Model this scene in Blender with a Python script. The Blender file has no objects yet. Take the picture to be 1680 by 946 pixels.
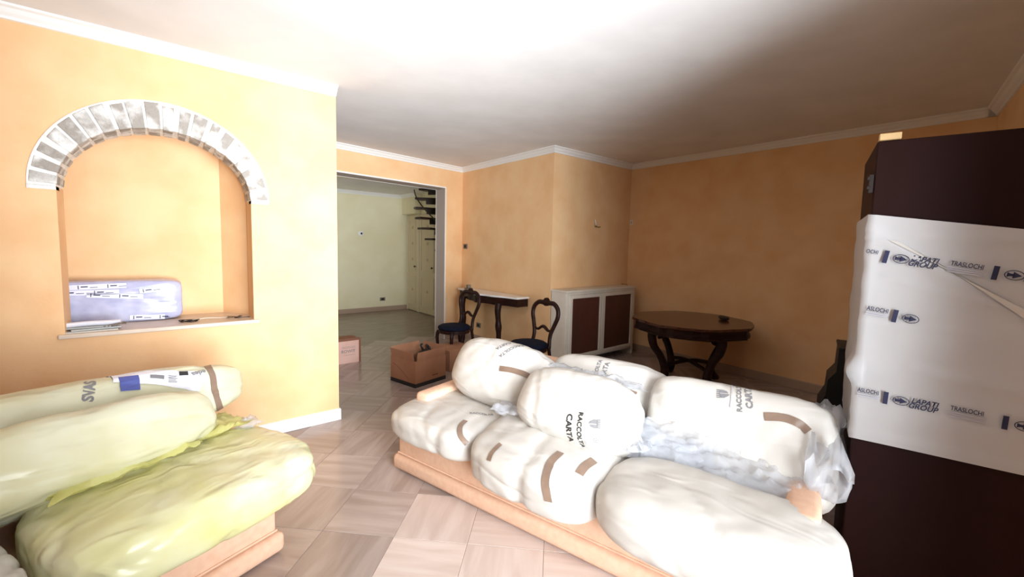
import bpy, bmesh, math, random
from mathutils import Vector, Matrix, noise
from mathutils.bvhtree import BVHTree
PI = math.pi
SC = bpy.context.scene
COL = SC.collection
random.seed(4)

# ---------------------------------------------------------------- camera
YAW_B = math.radians(50.5); PITCH = math.radians(4.53); ROLL = math.radians(1.28)
FPX = 689.6; CY = 458.9; EYE = 1.6
_f0 = Vector((math.cos(YAW_B), math.sin(YAW_B), 0)); _r0 = Vector((math.sin(YAW_B), -math.cos(YAW_B), 0))
_F = (_f0*math.cos(PITCH) + Vector((0, 0, -math.sin(PITCH)))).normalized()
_U = _r0.cross(_F).normalized()
_R = (_r0*math.cos(ROLL) + _U*math.sin(ROLL)); _U2 = (_U*math.cos(ROLL) - _r0*math.sin(ROLL))
cam_d = bpy.data.cameras.new('camera'); cam = bpy.data.objects.new('camera', cam_d); COL.objects.link(cam)
cam_d.sensor_width = 36; cam_d.lens = FPX/1680*36; cam_d.shift_y = -(473-CY)/1680
cam_d.clip_start = 0.03
m = Matrix((( _R.x, _U2.x, -_F.x, 0), (_R.y, _U2.y, -_F.y, 0), (_R.z, _U2.z, -_F.z, EYE), (0, 0, 0, 1)))
cam.matrix_world = m
SC.camera = cam

# ---------------------------------------------------------------- light and exposure
SC.view_settings.view_transform = 'Standard'; SC.view_settings.look = 'None'
SC.view_settings.gamma = 1; SC.view_settings.use_curve_mapping = False
SC.view_settings.exposure = 0.0
w = bpy.data.worlds.new('World'); SC.world = w; w.use_nodes = True
bg = w.node_tree.nodes['Background']; bg.inputs[0].default_value = (0.75, 0.86, 1, 1); bg.inputs[1].default_value = 0.35
def area(name, loc, target, sx, sy, power, color, spread=180):
    l = bpy.data.lights.new(name, 'AREA'); l.shape = 'RECTANGLE'; l.size = sx; l.size_y = sy
    l.energy = power; l.color = color; l.spread = math.radians(spread)
    o = bpy.data.objects.new(name, l); COL.objects.link(o); o.location = loc
    o.rotation_euler = (Vector(target)-Vector(loc)).to_track_quat('-Z', 'Y').to_euler()
    return o
# daylight through the french window behind the camera, and skylight thrown up off the balcony floor
area('window_daylight', (0.95, -0.72, 1.35), (1.62, 3.2, 1.25), 1.6, 2.1, 92, (0.86, 0.94, 1.0), 76)
area('balcony_bounce', (0.9, -1.0, 0.75), (0.75, 2.0, 2.9), 1.8, 1.0, 55, (0.84, 0.92, 1.0), 80)
# unseen lamp added inside the far room, standing in for its daylight
area('far_room_fill', (0.6, 7.9, 1.6), (4.0, 8.6, 1.3), 1.3, 1.6, 11, (0.92, 0.96, 0.90))

# ---------------------------------------------------------------- helpers
def tag(o, label=None, cat=None, group=None, kind=None):
    if label: o['label'] = label
    if cat: o['category'] = cat
    if group: o['group'] = group
    if kind: o['kind'] = kind
    return o
def thing(name, label, cat, loc=(0, 0, 0), rz=0, group=None):
    o = bpy.data.objects.new(name, None); COL.objects.link(o)
    o.location = loc; o.rotation_euler = (0, 0, rz); o.empty_display_size = 0.05
    return tag(o, label, cat, group)
def obj(name, bm, mat, parent=None, smooth=False):
    me = bpy.data.meshes.new(name)
    if isinstance(bm, bmesh.types.BMesh):
        bmesh.ops.recalc_face_normals(bm, faces=bm.faces[:])
        bm.to_mesh(me); bm.free()
    me.materials.append(mat)
    if smooth:
        me.polygons.foreach_set('use_smooth', [True]*len(me.polygons))
    o = bpy.data.objects.new(name, me); COL.objects.link(o)
    if parent: o.parent = parent
    if name in ('tape_print', 'printed_line', 'torn_strips', 'fine_print', 'star_print', 'door_moulding', 'painted_medallion', 'wire_loop', 'key'): o['kind'] = 'stuff' if name != 'key' else ''
    if name == 'key': del o['kind']
    return o
def struct(name, bm, mat, parent=None, smooth=False):
    o = obj(name, bm, mat, parent, smooth)
    if not parent: o['kind'] = 'structure'
    return o
def NB(): return bmesh.new()
def box(bm, x0, x1, y0, y1, z0, z1, bev=0, seg=2, M=None):
    b = bmesh.new()
    vs = [b.verts.new(p) for p in ((x0,y0,z0),(x1,y0,z0),(x1,y1,z0),(x0,y1,z0),(x0,y0,z1),(x1,y0,z1),(x1,y1,z1),(x0,y1,z1))]
    for f in ((0,3,2,1),(4,5,6,7),(0,1,5,4),(1,2,6,5),(2,3,7,6),(3,0,4,7)): b.faces.new([vs[i] for i in f])
    if bev > 0: bmesh.ops.bevel(b, geom=b.edges[:], offset=bev, segments=seg, profile=0.5, affect='EDGES')
    if M: bmesh.ops.transform(b, matrix=M, verts=b.verts[:])
    merge(bm, b); return bm
def merge(bm, b):
    mp = {}
    for v in b.verts: mp[v] = bm.verts.new(v.co)
    for f in b.faces:
        try: bm.faces.new([mp[v] for v in f.verts])
        except ValueError: pass
    b.free()
def prism(bm, pts, axis, a0, a1):
    """pts: 2D outline; axis 'x','y','z' extruded from a0 to a1"""
    def P(p, a):
        return {'x': (a, p[0], p[1]), 'y': (p[0], a, p[1]), 'z': (p[0], p[1], a)}[axis]
    A = [bm.verts.new(P(p, a0)) for p in pts]; B = [bm.verts.new(P(p, a1)) for p in pts]
    n = len(pts)
    bm.faces.new(A); bm.faces.new(B[::-1])
    for i in range(n): bm.faces.new((A[i], B[i], B[(i+1) % n], A[(i+1) % n]))
    return bm
def tube(bm, pts, rad, seg=10, closed=False, flat=1.0, up=None):
    pts = [Vector(p) for p in pts]; n = len(pts)
    if not hasattr(rad, '__len__'): rad = [rad]*n
    rings = []; prev = None
    for i, p in enumerate(pts):
        if closed: t = (pts[(i+1) % n]-pts[i-1]).normalized()
        else: t = (pts[min(i+1, n-1)]-pts[max(i-1, 0)]).normalized()
        if up is not None: u = Vector(up)
        elif prev is None: u = Vector((0, 0, 1)) if abs(t.z) < 0.9 else Vector((1, 0, 0))
        else: u = prev
        s = t.cross(u)
        if s.length < 1e-4: s = t.cross(Vector((0.3, 1, 0.2)))
        s.normalize(); u = s.cross(t).normalized(); prev = u
        rings.append([bm.verts.new(p + s*math.cos(2*PI*k/seg)*rad[i] + u*math.sin(2*PI*k/seg)*rad[i]*flat) for k in range(seg)])
    m_ = n if closed else n-1
    for i in range(m_):
        a, b = rings[i], rings[(i+1) % n]
        for k in range(seg): bm.faces.new((a[k], a[(k+1) % seg], b[(k+1) % seg], b[k]))
    if not closed:
        bm.faces.new(rings[0][::-1]); bm.faces.new(rings[-1])
    return bm
def spline(ctrl, n=8):
    """catmull-rom through points (any dimension tuples)"""
    out = []; c = [ctrl[0]] + list(ctrl) + [ctrl[-1]]
    for i in range(1, len(c)-2):
        for k in range(n):
            t = k/n
            out.append(tuple(0.5*((2*b) + (-a+cc)*t + (2*a-5*b+4*cc-d)*t*t + (-a+3*b-3*cc+d)*t**3)
                       for a, b, cc, d in zip(c[i-1], c[i], c[i+1], c[i+2])))
    out.append(tuple(ctrl[-1])); return out
def pixray(px, py):
    x = (px-840)/FPX; y = -(py-CY)/FPX
    return Vector((0, 0, EYE)), (_F + _R*x + _U2*y).normalized()

# ---------------------------------------------------------------- materials
def mat(name, col, rough=0.5, metal=0, **k):
    m_ = bpy.data.materials.new(name); m_.use_nodes = True
    b = m_.node_tree.nodes['Principled BSDF']
    b.inputs['Base Color'].default_value = (*col, 1); b.inputs['Roughness'].default_value = rough
    b.inputs['Metallic'].default_value = metal
    for kk, v in k.items(): b.inputs[kk.replace('_', ' ')].default_value = v
    return m_
def N(m_, t, **k):
    n = m_.node_tree.nodes.new(t)
    for kk, v in k.items():
        if kk.startswith('i_'): n.inputs[kk[2:].replace('_', ' ')].default_value = v
        else: setattr(n, kk, v)
    return n
def L(m_, a, b): m_.node_tree.links.new(a, b)
def noisy(name, c1, c2, scale=5, detail=4, rough=0.5, stretch=(1, 1, 1), bump=0.0, bscale=None, lo=0.35, hi=0.65, coord='Object', rnd=False, distort=0.0, **k):
    m_ = mat(name, c1, rough, **k)
    b = m_.node_tree.nodes['Principled BSDF']
    tc = N(m_, 'ShaderNodeTexCoord'); mp = N(m_, 'ShaderNodeMapping'); mp.inputs['Scale'].default_value = stretch
    L(m_, tc.outputs[coord], mp.inputs['Vector'])
    vec = mp.outputs['Vector']
    if rnd:
        oi = N(m_, 'ShaderNodeObjectInfo'); ad = N(m_, 'ShaderNodeVectorMath', operation='ADD'); sc = N(m_, 'ShaderNodeMath', operation='MULTIPLY'); sc.inputs[1].default_value = 57.0
        L(m_, oi.outputs['Random'], sc.inputs[0]); L(m_, vec, ad.inputs[0]); L(m_, sc.outputs[0], ad.inputs[1]); vec = ad.outputs[0]
    n = N(m_, 'ShaderNodeTexNoise'); n.inputs['Scale'].default_value = scale; n.inputs['Detail'].default_value = detail; n.inputs['Distortion'].default_value = distort
    L(m_, vec, n.inputs['Vector'])
    r = N(m_, 'ShaderNodeValToRGB'); r.color_ramp.elements[0].position = lo; r.color_ramp.elements[1].position = hi
    r.color_ramp.elements[0].color = (*c1, 1); r.color_ramp.elements[1].color = (*c2, 1)
    L(m_, n.outputs['Fac'], r.inputs['Fac']); L(m_, r.outputs['Color'], b.inputs['Base Color'])
    if bump:
        n2 = N(m_, 'ShaderNodeTexNoise'); n2.inputs['Scale'].default_value = bscale or scale*4; n2.inputs['Detail'].default_value = 5
        L(m_, vec, n2.inputs['Vector'])
        bp = N(m_, 'ShaderNodeBump'); bp.inputs['Strength'].default_value = bump; bp.inputs['Distance'].default_value = 0.02
        L(m_, n2.outputs['Fac'], bp.inputs['Height']); L(m_, bp.outputs['Normal'], b.inputs['Normal'])
    return m_
PAINT = noisy('ochre_wall_paint', (0.82, 0.49, 0.245), (0.87, 0.57, 0.31), 3.0, 6, 0.75, bump=0.08, bscale=25)
FARPAINT = noisy('cream_wall_paint', (0.78, 0.70, 0.46), (0.84, 0.77, 0.55), 2.0, 5, 0.75)
CEIL = noisy('white_ceiling_paint', (0.80, 0.77, 0.75), (0.86, 0.83, 0.81), 2.5, 4, 0.85, stretch=(1, 1, 1))
WHITE = mat('white_trim_paint', (0.88, 0.86, 0.83), 0.5)
MARBLE_W = noisy('white_marble', (0.83, 0.80, 0.78), (0.70, 0.68, 0.70), 4, 8, 0.2, lo=0.5, hi=0.75, distort=1.5)
SILL = noisy('sill_stone', (0.62, 0.50, 0.40), (0.72, 0.60, 0.48), 8, 5, 0.4)
BRICK = noisy('limewashed_brick', (0.36, 0.32, 0.28), (0.80, 0.78, 0.75), 8, 6, 0.9, lo=0.44, hi=0.64, bump=0.6, bscale=40, rnd=True)
MORTAR = noisy('white_mortar', (0.80, 0.77, 0.72), (0.92, 0.90, 0.87), 14, 5, 0.9, bump=0.7, bscale=30)
def travertine(name, a, b_, c):
    m_ = mat(name, a, 0.2)
    bs = m_.node_tree.nodes['Principled BSDF']
    tc = N(m_, 'ShaderNodeTexCoord'); oi = N(m_, 'ShaderNodeObjectInfo')
    sc = N(m_, 'ShaderNodeMath', operation='MULTIPLY'); sc.inputs[1].default_value = 91.0
    ad = N(m_, 'ShaderNodeVectorMath', operation='ADD'); mp = N(m_, 'ShaderNodeMapping'); mp.inputs['Scale'].default_value = (1.2, 9, 1)
    L(m_, oi.outputs['Random'], sc.inputs[0]); L(m_, tc.outputs['Object'], mp.inputs['Vector'])
    L(m_, mp.outputs[0], ad.inputs[0]); L(m_, sc.outputs[0], ad.inputs[1])
    n = N(m_, 'ShaderNodeTexNoise'); n.inputs['Scale'].default_value = 1.3; n.inputs['Detail'].default_value = 8; n.inputs['Distortion'].default_value = 0.6
    L(m_, ad.outputs[0], n.inputs['Vector'])
    r = N(m_, 'ShaderNodeValToRGB'); e = r.color_ramp.elements
    e[0].position = 0.3; e[0].color = (*a, 1); e[1].position = 0.72; e[1].color = (*c, 1); q = e.new(0.5); q.color = (*b_, 1)
    L(m_, n.outputs['Fac'], r.inputs['Fac'])
    hs = N(m_, 'ShaderNodeHueSaturation'); mr = N(m_, 'ShaderNodeMapRange'); mr.inputs['To Min'].default_value = 0.88; mr.inputs['To Max'].default_value = 1.08
    L(m_, oi.outputs['Random'], mr.inputs['Value']); L(m_, mr.outputs[0], hs.inputs['Value']); L(m_, r.outputs[0], hs.inputs['Color'])
    L(m_, hs.outputs[0], bs.inputs['Base Color'])
    return m_
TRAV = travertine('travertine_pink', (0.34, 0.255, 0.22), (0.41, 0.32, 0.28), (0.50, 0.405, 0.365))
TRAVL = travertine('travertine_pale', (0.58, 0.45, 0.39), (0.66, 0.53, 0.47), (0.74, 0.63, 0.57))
GROUT = mat('floor_grout', (0.36, 0.27, 0.23), 0.6)
FARFLOOR = noisy('far_room_marble', (0.22, 0.165, 0.125), (0.28, 0.21, 0.165), 3, 6, 0.25, stretch=(1, 3, 1))
SOFA = noisy('salmon_sofa_fabric', (0.72, 0.44, 0.30), (0.77, 0.50, 0.35), 30, 4, 0.85)
DARKWOOD = noisy('dark_mahogany', (0.014, 0.0045, 0.0035), (0.030, 0.009, 0.006), 6, 5, 0.4, stretch=(1, 1, 6), Specular_IOR_Level=0.25)
TABLEWOOD = noisy('table_mahogany', (0.055, 0.018, 0.011), (0.10, 0.032, 0.018), 4, 6, 0.22, stretch=(1, 5, 1))
NAVY = noisy('navy_velvet', (0.004, 0.006, 0.016), (0.008, 0.011, 0.026), 30, 3, 0.85, Specular_IOR_Level=0.15)
CASE = noisy('cream_lacquer', (0.70, 0.62, 0.52), (0.76, 0.69, 0.59), 5, 4, 0.45)
PANELWOOD = noisy('reddish_panel_wood', (0.06, 0.018, 0.012), (0.10, 0.03, 0.018), 3, 6, 0.5, stretch=(1, 1, 0.2))
CARD = noisy('brown_cardboard', (0.36, 0.16, 0.085), (0.42, 0.20, 0.11), 5, 4, 0.8)
CARDL = noisy('pale_cardboard', (0.70, 0.42, 0.34), (0.76, 0.48, 0.40), 5, 4, 0.8)
CARDIN = mat('cardboard_inside', (0.22, 0.09, 0.05), 0.85)
INK = mat('black_ink', (0.02, 0.02, 0.022), 0.6)
GREYINK = mat('grey_ink', (0.20, 0.19, 0.20), 0.6)
LINEINK = mat('pale_grey_ink', (0.42, 0.41, 0.46), 0.6)
NAVYINK = mat('navy_ink', (0.012, 0.014, 0.055), 0.5)
BLUEINK = mat('blue_ink', (0.07, 0.09, 0.32), 0.5)
TAPE = noisy('brown_packing_tape', (0.20, 0.13, 0.09), (0.25, 0.165, 0.12), 8, 3, 0.4)
LABELW = mat('white_label_paper', (0.78, 0.77, 0.84), 0.5)
WARD = noisy('wenge_wardrobe', (0.014, 0.0035, 0.003), (0.019, 0.005, 0.0045), 3, 5, 0.5, stretch=(1, 1, 0.15), Specular_IOR_Level=0.12)
BLACK = mat('black_lacquer', (0.004, 0.004, 0.004), 0.5)
BEIGE = mat('beige_wood_block', (0.62, 0.42, 0.20), 0.6)
IRON = mat('dark_iron', (0.02, 0.012, 0.010), 0.5, 0.2)
PLATE = mat('grey_plate', (0.20, 0.16, 0.13), 0.5)
BRASS = mat('aged_brass', (0.25, 0.16, 0.06), 0.35, 0.9)
def plastic(name, col, col2, tr=0.25, rough=0.32, scale=6.0, bump=0.35, alpha=1.0):
    m_ = noisy(name, col, col2, scale, 5, rough, lo=0.3, hi=0.7)
    nt = m_.node_tree; b = nt.nodes['Principled BSDF']
    tc = N(m_, 'ShaderNodeTexCoord')
    mp = N(m_, 'ShaderNodeMapping'); mp.inputs['Scale'].default_value = (0.45, 1.3, 1.3); L(m_, tc.outputs['Object'], mp.inputs[0])
    mu = N(m_, 'ShaderNodeTexNoise'); mu.inputs['Scale'].default_value = 7; mu.inputs['Detail'].default_value = 6; mu.inputs['Distortion'].default_value = 1.2
    try: mu.noise_type = 'RIDGED_MULTIFRACTAL'
    except Exception: pass
    L(m_, mp.outputs[0], mu.inputs['Vector'])
    bp = N(m_, 'ShaderNodeBump'); bp.inputs['Strength'].default_value = bump; bp.inputs['Distance'].default_value = 0.012
    L(m_, mu.outputs['Fac'], bp.inputs['Height']); L(m_, bp.outputs[0], b.inputs['Normal'])
    tl = N(m_, 'ShaderNodeBsdfTranslucent'); tl.inputs['Color'].default_value = (*col2, 1)
    mx = N(m_, 'ShaderNodeMixShader'); mx.inputs[0].default_value = tr
    out = nt.nodes['Material Output']
    L(m_, b.outputs[0], mx.inputs[1]); L(m_, tl.outputs[0], mx.inputs[2])
    if alpha < 1:
        tp = N(m_, 'ShaderNodeBsdfTransparent'); m2 = N(m_, 'ShaderNodeMixShader'); m2.inputs[0].default_value = alpha
        L(m_, tp.outputs[0], m2.inputs[1]); L(m_, mx.outputs[0], m2.inputs[2]); L(m_, m2.outputs[0], out.inputs[0])
    else: L(m_, mx.outputs[0], out.inputs[0])
    return m_
BAG = plastic('white_paper_bag_plastic', (0.60, 0.555, 0.50), (0.66, 0.62, 0.575), 0.10, 0.38, 3, 0.6)
YBAG = plastic('yellow_bag_plastic', (0.72, 0.68, 0.28), (0.82, 0.80, 0.58), 0.15, 0.30, 4, 1.0)
YBAG2 = plastic('pale_yellow_bag_plastic', (0.66, 0.61, 0.36), (0.78, 0.76, 0.58), 0.15, 0.30, 4, 1.0)
FILM = plastic('clear_crumpled_plastic', (0.70, 0.72, 0.78), (0.85, 0.86, 0.9), 0.35, 0.2, 8, 0.8, 0.42)
YFILM = plastic('yellow_crumpled_plastic', (0.76, 0.72, 0.26), (0.84, 0.81, 0.38), 0.35, 0.22, 8, 0.8, 0.8)
WRAP = plastic('white_stretch_wrap', (0.50, 0.485, 0.485), (0.55, 0.535, 0.54), 0.05, 0.28, 2, 0.12)
BWRAP = plastic('blue_grey_stretch_wrap', (0.42, 0.42, 0.62), (0.62, 0.62, 0.80), 0.05, 0.22, 9, 0.7)

# ---------------------------------------------------------------- room shell
C = 2.92
LY = 3.85            # face of the niche wall
AX, AZ = 0.005, 1.91 # centre of the arch
RI, HI = 0.515, 0.44 # inner ellipse
RO, HO = 0.64, 0.625
WY0, WYS = -0.646, 0.155   # window wall line y = WY0 + WYS*x
def wy(x): return WY0 + WYS*x

# floor: grout bed with individual diagonal tiles
bm = NB(); prism(bm, [(-2.4, wy(-2.4)), (5.72, 0.24), (5.72, 4.03), (4.0, 4.03), (4.0, 6.46), (-2.4, 6.46)], 'z', -0.08, -0.003)
floor = struct('floor', bm, GROUT)
ts = 0.41
def tile_mesh(m_, nm):
    b = NB(); h = ts/2-0.0012
    box(b, -h, h, -h, h, -0.010, 0.0, 0.0012, 1)
    bmesh.ops.recalc_face_normals(b, faces=b.faces[:]); me = bpy.data.meshes.new(nm); b.to_mesh(me); b.free(); me.materials.append(m_); return me
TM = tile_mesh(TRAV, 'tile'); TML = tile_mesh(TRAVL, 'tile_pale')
def in_room(x, y):
    if y < wy(x)+0.25 or y > 6.45 or x < -0.9 or x > 5.65: return False
    if x > 3.95 and y > 4.0: return False
    if y > 3.8 and x < 1.1: return False
    return True
c45 = math.sqrt(0.5)
for i in range(-22, 22):
    for j in range(-22, 22):
        u = (i+0.5)*ts + (-1.165*c45); v = (j+0.5)*ts + (2.99*c45)   # u along (1,-1), v along (1,1)
        x = (u+v)*c45; y = (v-u)*c45
        if not in_room(x, y): continue
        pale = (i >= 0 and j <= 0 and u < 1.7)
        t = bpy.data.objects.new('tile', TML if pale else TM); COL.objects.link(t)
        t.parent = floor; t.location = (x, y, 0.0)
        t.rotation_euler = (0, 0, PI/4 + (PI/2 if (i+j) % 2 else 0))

bm = NB(); box(bm, 0.3, 5.2, 6.46, 9.8, -0.08, -0.002); struct('floor_far_room', bm, FARFLOOR)
bm = NB(); prism(bm, [(-2.5, wy(-2.5)-0.3), (5.9, 0.0), (5.9, 6.6), (-2.5, 6.6)], 'z', C, C+0.12); struct('ceiling', bm, CEIL)
bm = NB(); box(bm, 0.3, 5.2, 6.45, 9.9, 2.77, 2.87); struct('ceiling_far_room', bm, CEIL)

# niche wall: front plate with an arched hole, recess behind it
def arch_pts(rx, hz, n=40, x=AX, z=AZ): return [(x + rx*math.cos(PI*k/n), z + hz*math.sin(PI*k/n)) for k in range(n+1)]
NZ = 0.975; NX0, NX1 = -0.514, 0.525
def plate_with_hole(y0, y1, hole, x0, x1, z0, z1):
    b = bmesh.new()
    outer = [(x0, z0), (x1, z0), (x1, z1), (x0, z1)]
    vo = [b.verts.new((p[0], y0, p[1])) for p in outer]; vh = [b.verts.new((p[0], y0, p[1])) for p in hole]
    eo = [b.edges.new((vo[i], vo[(i+1) % 4])) for i in range(4)]
    eh = [b.edges.new((vh[i], vh[(i+1) % len(vh)])) for i in range(len(vh))]
    bmesh.ops.triangle_fill(b, use_beauty=True, edges=eo+eh)
    # drop faces inside the hole
    hole_c = [f for f in b.faces if inside(f.calc_center_median(), hole)]
    bmesh.ops.delete(b, geom=hole_c, context='FACES_ONLY')
    r = bmesh.ops.extrude_face_region(b, geom=b.faces[:])
    for v in [g for g in r['geom'] if isinstance(g, bmesh.types.BMVert)]: v.co.y = y1
    return b
def inside(p, poly):
    x, z = p.x, p.z; c = False; n = len(poly)
    for i in range(n):
        a, b = poly[i], poly[(i+1) % n]
        if (a[1] > z) != (b[1] > z) and x < (b[0]-a[0])*(z-a[1])/(b[1]-a[1])+a[0]: c = not c
    return c
hole = [(NX0, NZ), (NX1, NZ), (NX1, AZ)] + [(AX+RO, AZ)] + arch_pts(RO, HO)[1:-1] + [(AX-RO, AZ), (NX0, AZ)]
bm = plate_with_hole(LY, LY+0.24, hole, -2.4, 1.17, 0, C)
wl = struct('wall_left', bm, PAINT)
# recess shell: back, rounded right side, left side, top, floor
bm = NB()
prof = [(-0.95, 4.0905), (-0.95, 4.38), (0.37, 4.38), (0.56, 4.0905)]
lo = [bm.verts.new((x, y, NZ-0.03)) for x, y in prof]; hi_ = [bm.verts.new((x, y, 2.56)) for x, y in prof]
for i in range(len(prof)-1): bm.faces.new((lo[i], lo[i+1], hi_[i+1], hi_[i]))
bm.faces.new(lo); bm.faces.new(hi_[::-1])
bm.faces.new((lo[0], hi_[0], hi_[-1], lo[-1])); bm.faces.ensure_lookup_table(); bmesh.ops.delete(bm, geom=[bm.faces[-1]], context='FACES_ONLY')
obj('recess', bm, PAINT, wl)
bm = NB(); box(bm, 1.11, 1.17, 4.09, 4.6, 0, C); box(bm, -2.4, 1.17, 4.60, 4.68, 0, C); obj('partition_back', bm, PAINT, wl)
# mortar ring and bricks
bm = NB(); n = 44
for k in range(n):
    a0, a1 = PI*k/n, PI*(k+1)/n
    P = lambda a, rx, hz: (AX+rx*math.cos(a), AZ+hz*math.sin(a))
    q = [P(a0, RI+.004, HI+.004), P(a0, RO, HO), P(a1, RO, HO), P(a1, RI+.004, HI+.004)]
    prism(bm, q, 'y', LY-0.012, LY+0.239)
box(bm, AX-RO, NX0, LY-0.012, LY+0.10, AZ-0.022, AZ+0.001); box(bm, NX1, AX+RO, LY-0.012, LY+0.10, AZ-0.022, AZ+0.001)
bmesh.ops.remove_doubles(bm, verts=bm.verts[:], dist=1e-4)
mo = obj('mortar', bm, MORTAR, wl)
nb = 20; rr = random.Random(11)
# spread bricks by arc length of the mean ellipse
def arc_param(n):
    K = 400; s = [0]; pr = None; rx, hz = (RI+RO)/2, (HI+HO)/2
    for k in range(K+1):
        p = (rx*math.cos(PI*k/K), hz*math.sin(PI*k/K))
        if pr: s.append(s[-1]+math.dist(p, pr))
        pr = p
    out = []
    for j in range(n+1):
        t = s[-1]*j/n; k = next(i for i, v in enumerate(s) if v >= t-1e-9); out.append(PI*k/K)
    return out
ap = arc_param(nb)
for k in range(nb):
    a0, a1 = ap[k], ap[k+1]; d = a1-a0
    g0, g1 = 0.04+rr.random()*0.17, 0.04+rr.random()*0.17
    b0, b1 = a0+d*g0, a1-d*g1
    jo = rr.uniform(-0.014, 0.004)
    P = lambda a, f: (AX+(RI+(RO-RI)*f)*math.cos(a), AZ+(HI+(HO-HI)*f)*math.sin(a))
    w0 = d*0.05
    q = [P(b0, -0.012), P(b0+w0*rr.uniform(-1, 1), 0.92+jo*4), P(b1+w0*rr.uniform(-1, 1), 0.92+jo*5), P(b1, -0.012)]
    bm = NB(); pr_ = rr.uniform(0.016, 0.024)
    prism(bm, q, 'y', LY-pr_, LY+0.10-0.004)
    bmesh.ops.bevel(bm, geom=bm.edges[:], offset=0.003, segments=1, affect='EDGES')
    br = obj('brick', bm, BRICK, wl)
    q = [P(b0+w0, -0.010), P(b0+w0, 0.3), P(b1-w0, 0.3), P(b1-w0, -0.010)]
    bm = NB(); prism(bm, q, 'y', LY+0.104, LY+0.236); obj('brick', bm, BRICK, wl)
# sill slab with bullnose
bm = NB(); box(bm, NX0-0.03, NX1+0.035, LY-0.025, LY+0.56, NZ-0.026, NZ+0.003, 0.006, 2)
obj('sill', bm, SILL, wl)

# door wall (slightly skewed), opening with plaster reveal
def dwY(x): return 5.91 + (x-1.766)*0.1504
bm = NB()
DH = 2.55; DX0, DX1 = 0.9, 3.63
def dwbox(bm, x0, x1, z0, z1, off=0.0, th=0.30):
    prism(bm, [(x0, dwY(x0)+off), (x1, dwY(x1)+off), (x1, dwY(x1)+off+th), (x0, dwY(x0)+off+th)], 'z', z0, z1)
dwbox(bm, -2.4, DX0, 0, C); dwbox(bm, DX0, DX1, DH, C); dwbox(bm, DX1, 4.05, 0, C)
struct('wall_back', bm, PAINT)
# thin white edge beads round the opening
bm = NB()
dwbox(bm, DX1-0.006, DX1+0.012, 0, DH-0.0065, -0.004, 0.012); t2 = struct('trim_2', bm, WHITE)
for a_ in ((DX0, DX1+0.012, DH-0.006, DH+0.012, -0.004, 0.012), (DX1-0.012, DX1+0.010, 0, DH-0.014, 0.29, 0.02), (DX0, DX1+0.010, DH-0.013, DH+0.01, 0.29, 0.02)):
    bm = NB(); dwbox(bm, *a_); obj('edge_bead', bm, WHITE, t2)
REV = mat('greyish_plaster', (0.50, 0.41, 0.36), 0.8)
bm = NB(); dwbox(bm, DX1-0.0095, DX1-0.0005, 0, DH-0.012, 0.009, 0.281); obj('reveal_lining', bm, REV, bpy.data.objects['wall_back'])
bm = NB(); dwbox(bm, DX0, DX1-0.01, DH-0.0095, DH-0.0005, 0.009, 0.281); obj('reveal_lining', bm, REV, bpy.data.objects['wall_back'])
# chimney breast (jog) and right wall
bm = NB(); box(bm, 4.0, 5.9, 4.03, 6.6, 0, C); struct('wall_breast', bm, PAINT)
bm = NB(); box(bm, 5.72, 5.9, 0.0, 4.03, 0, C); struct('wall_right', bm, PAINT)
# window wall with french-window opening (behind the camera)
def wwbox(bm, x0, x1, z0, z1, th=0.30, off=0.0):
    prism(bm, [(x0, wy(x0)+off), (x0, wy(x0)+off-th), (x1, wy(x1)+off-th), (x1, wy(x1)+off)], 'z', z0, z1)
bm = NB(); wwbox(bm, -2.4, -0.15, 0, C); wwbox(bm, -0.15, 2.05, 2.45, C); wwbox(bm, 2.05, 5.85, 0, C); wwbox(bm, -0.15, 2.05, 0, 0.08)
struct('wall_window', bm, PAINT)
bm = NB(); box(bm, -2.5, -2.4, -1.4, 6.6, 0, C); struct('wall_side', bm, PAINT)
# far room
bm = NB(); box(bm, 0.3, 4.62, 9.67, 9.8, 0, 2.8); struct('wall_far', bm, FARPAINT)
bm = NB(); box(bm, 4.62, 5.2, 6.6, 9.8, 0, 2.8); struct('wall_far_right', bm, FARPAINT)
bm = NB(); box(bm, 0.2, 0.3, 6.2, 9.8, 0, 2.87); struct('wall_far_left', bm, FARPAINT)
bm = NB(); box(bm, 4.46, 4.62, 8.97, 9.67, 2.31, 2.77); struct('wall_boxing', bm, FARPAINT)
bm = NB(); box(bm, 0.3, 5.3, 6.35, 6.45, 2.55, 2.9); box(bm, 3.98, 5.3, 6.55, 6.62, 0, 2.9); struct('wall_lintel', bm, FARPAINT)

# cornices
def sweep(bm, path, prof):
    """path: plan points, room on the left side; prof: (inward, down) pairs"""
    n = len(path); rings = []
    for i, p in enumerate(path):
        p = Vector(p)
        d0 = (p-Vector(path[i-1])).normalized() if i else None
        d1 = (Vector(path[i+1])-p).normalized() if i < n-1 else None
        if d0 is None: nrm = Vector((-d1.y, d1.x)); k = 1
        elif d1 is None: nrm = Vector((-d0.y, d0.x)); k = 1
        else:
            n0, n1 = Vector((-d0.y, d0.x)), Vector((-d1.y, d1.x)); nrm = (n0+n1).normalized(); k = 1/max(0.2, nrm.dot(n0))
        rings.append([bm.verts.new((p.x+nrm.x*a*k, p.y+nrm.y*a*k, z)) for a, z in prof])
    m_ = len(prof)
    for i in range(n-1):
        for j in range(m_): bm.faces.new((rings[i][j], rings[i+1][j], rings[i+1][(j+1) % m_], rings[i][(j+1) % m_]))
    bm.faces.new(rings[0]); bm.faces.new(rings[-1][::-1])
def corn(z): return [(0, z), (0.075, z), (0.070, z-0.012), (0.052, z-0.020), (0.036, z-0.042), (0.018, z-0.058), (0.014, z-0.072), (0, z-0.075)]
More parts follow.
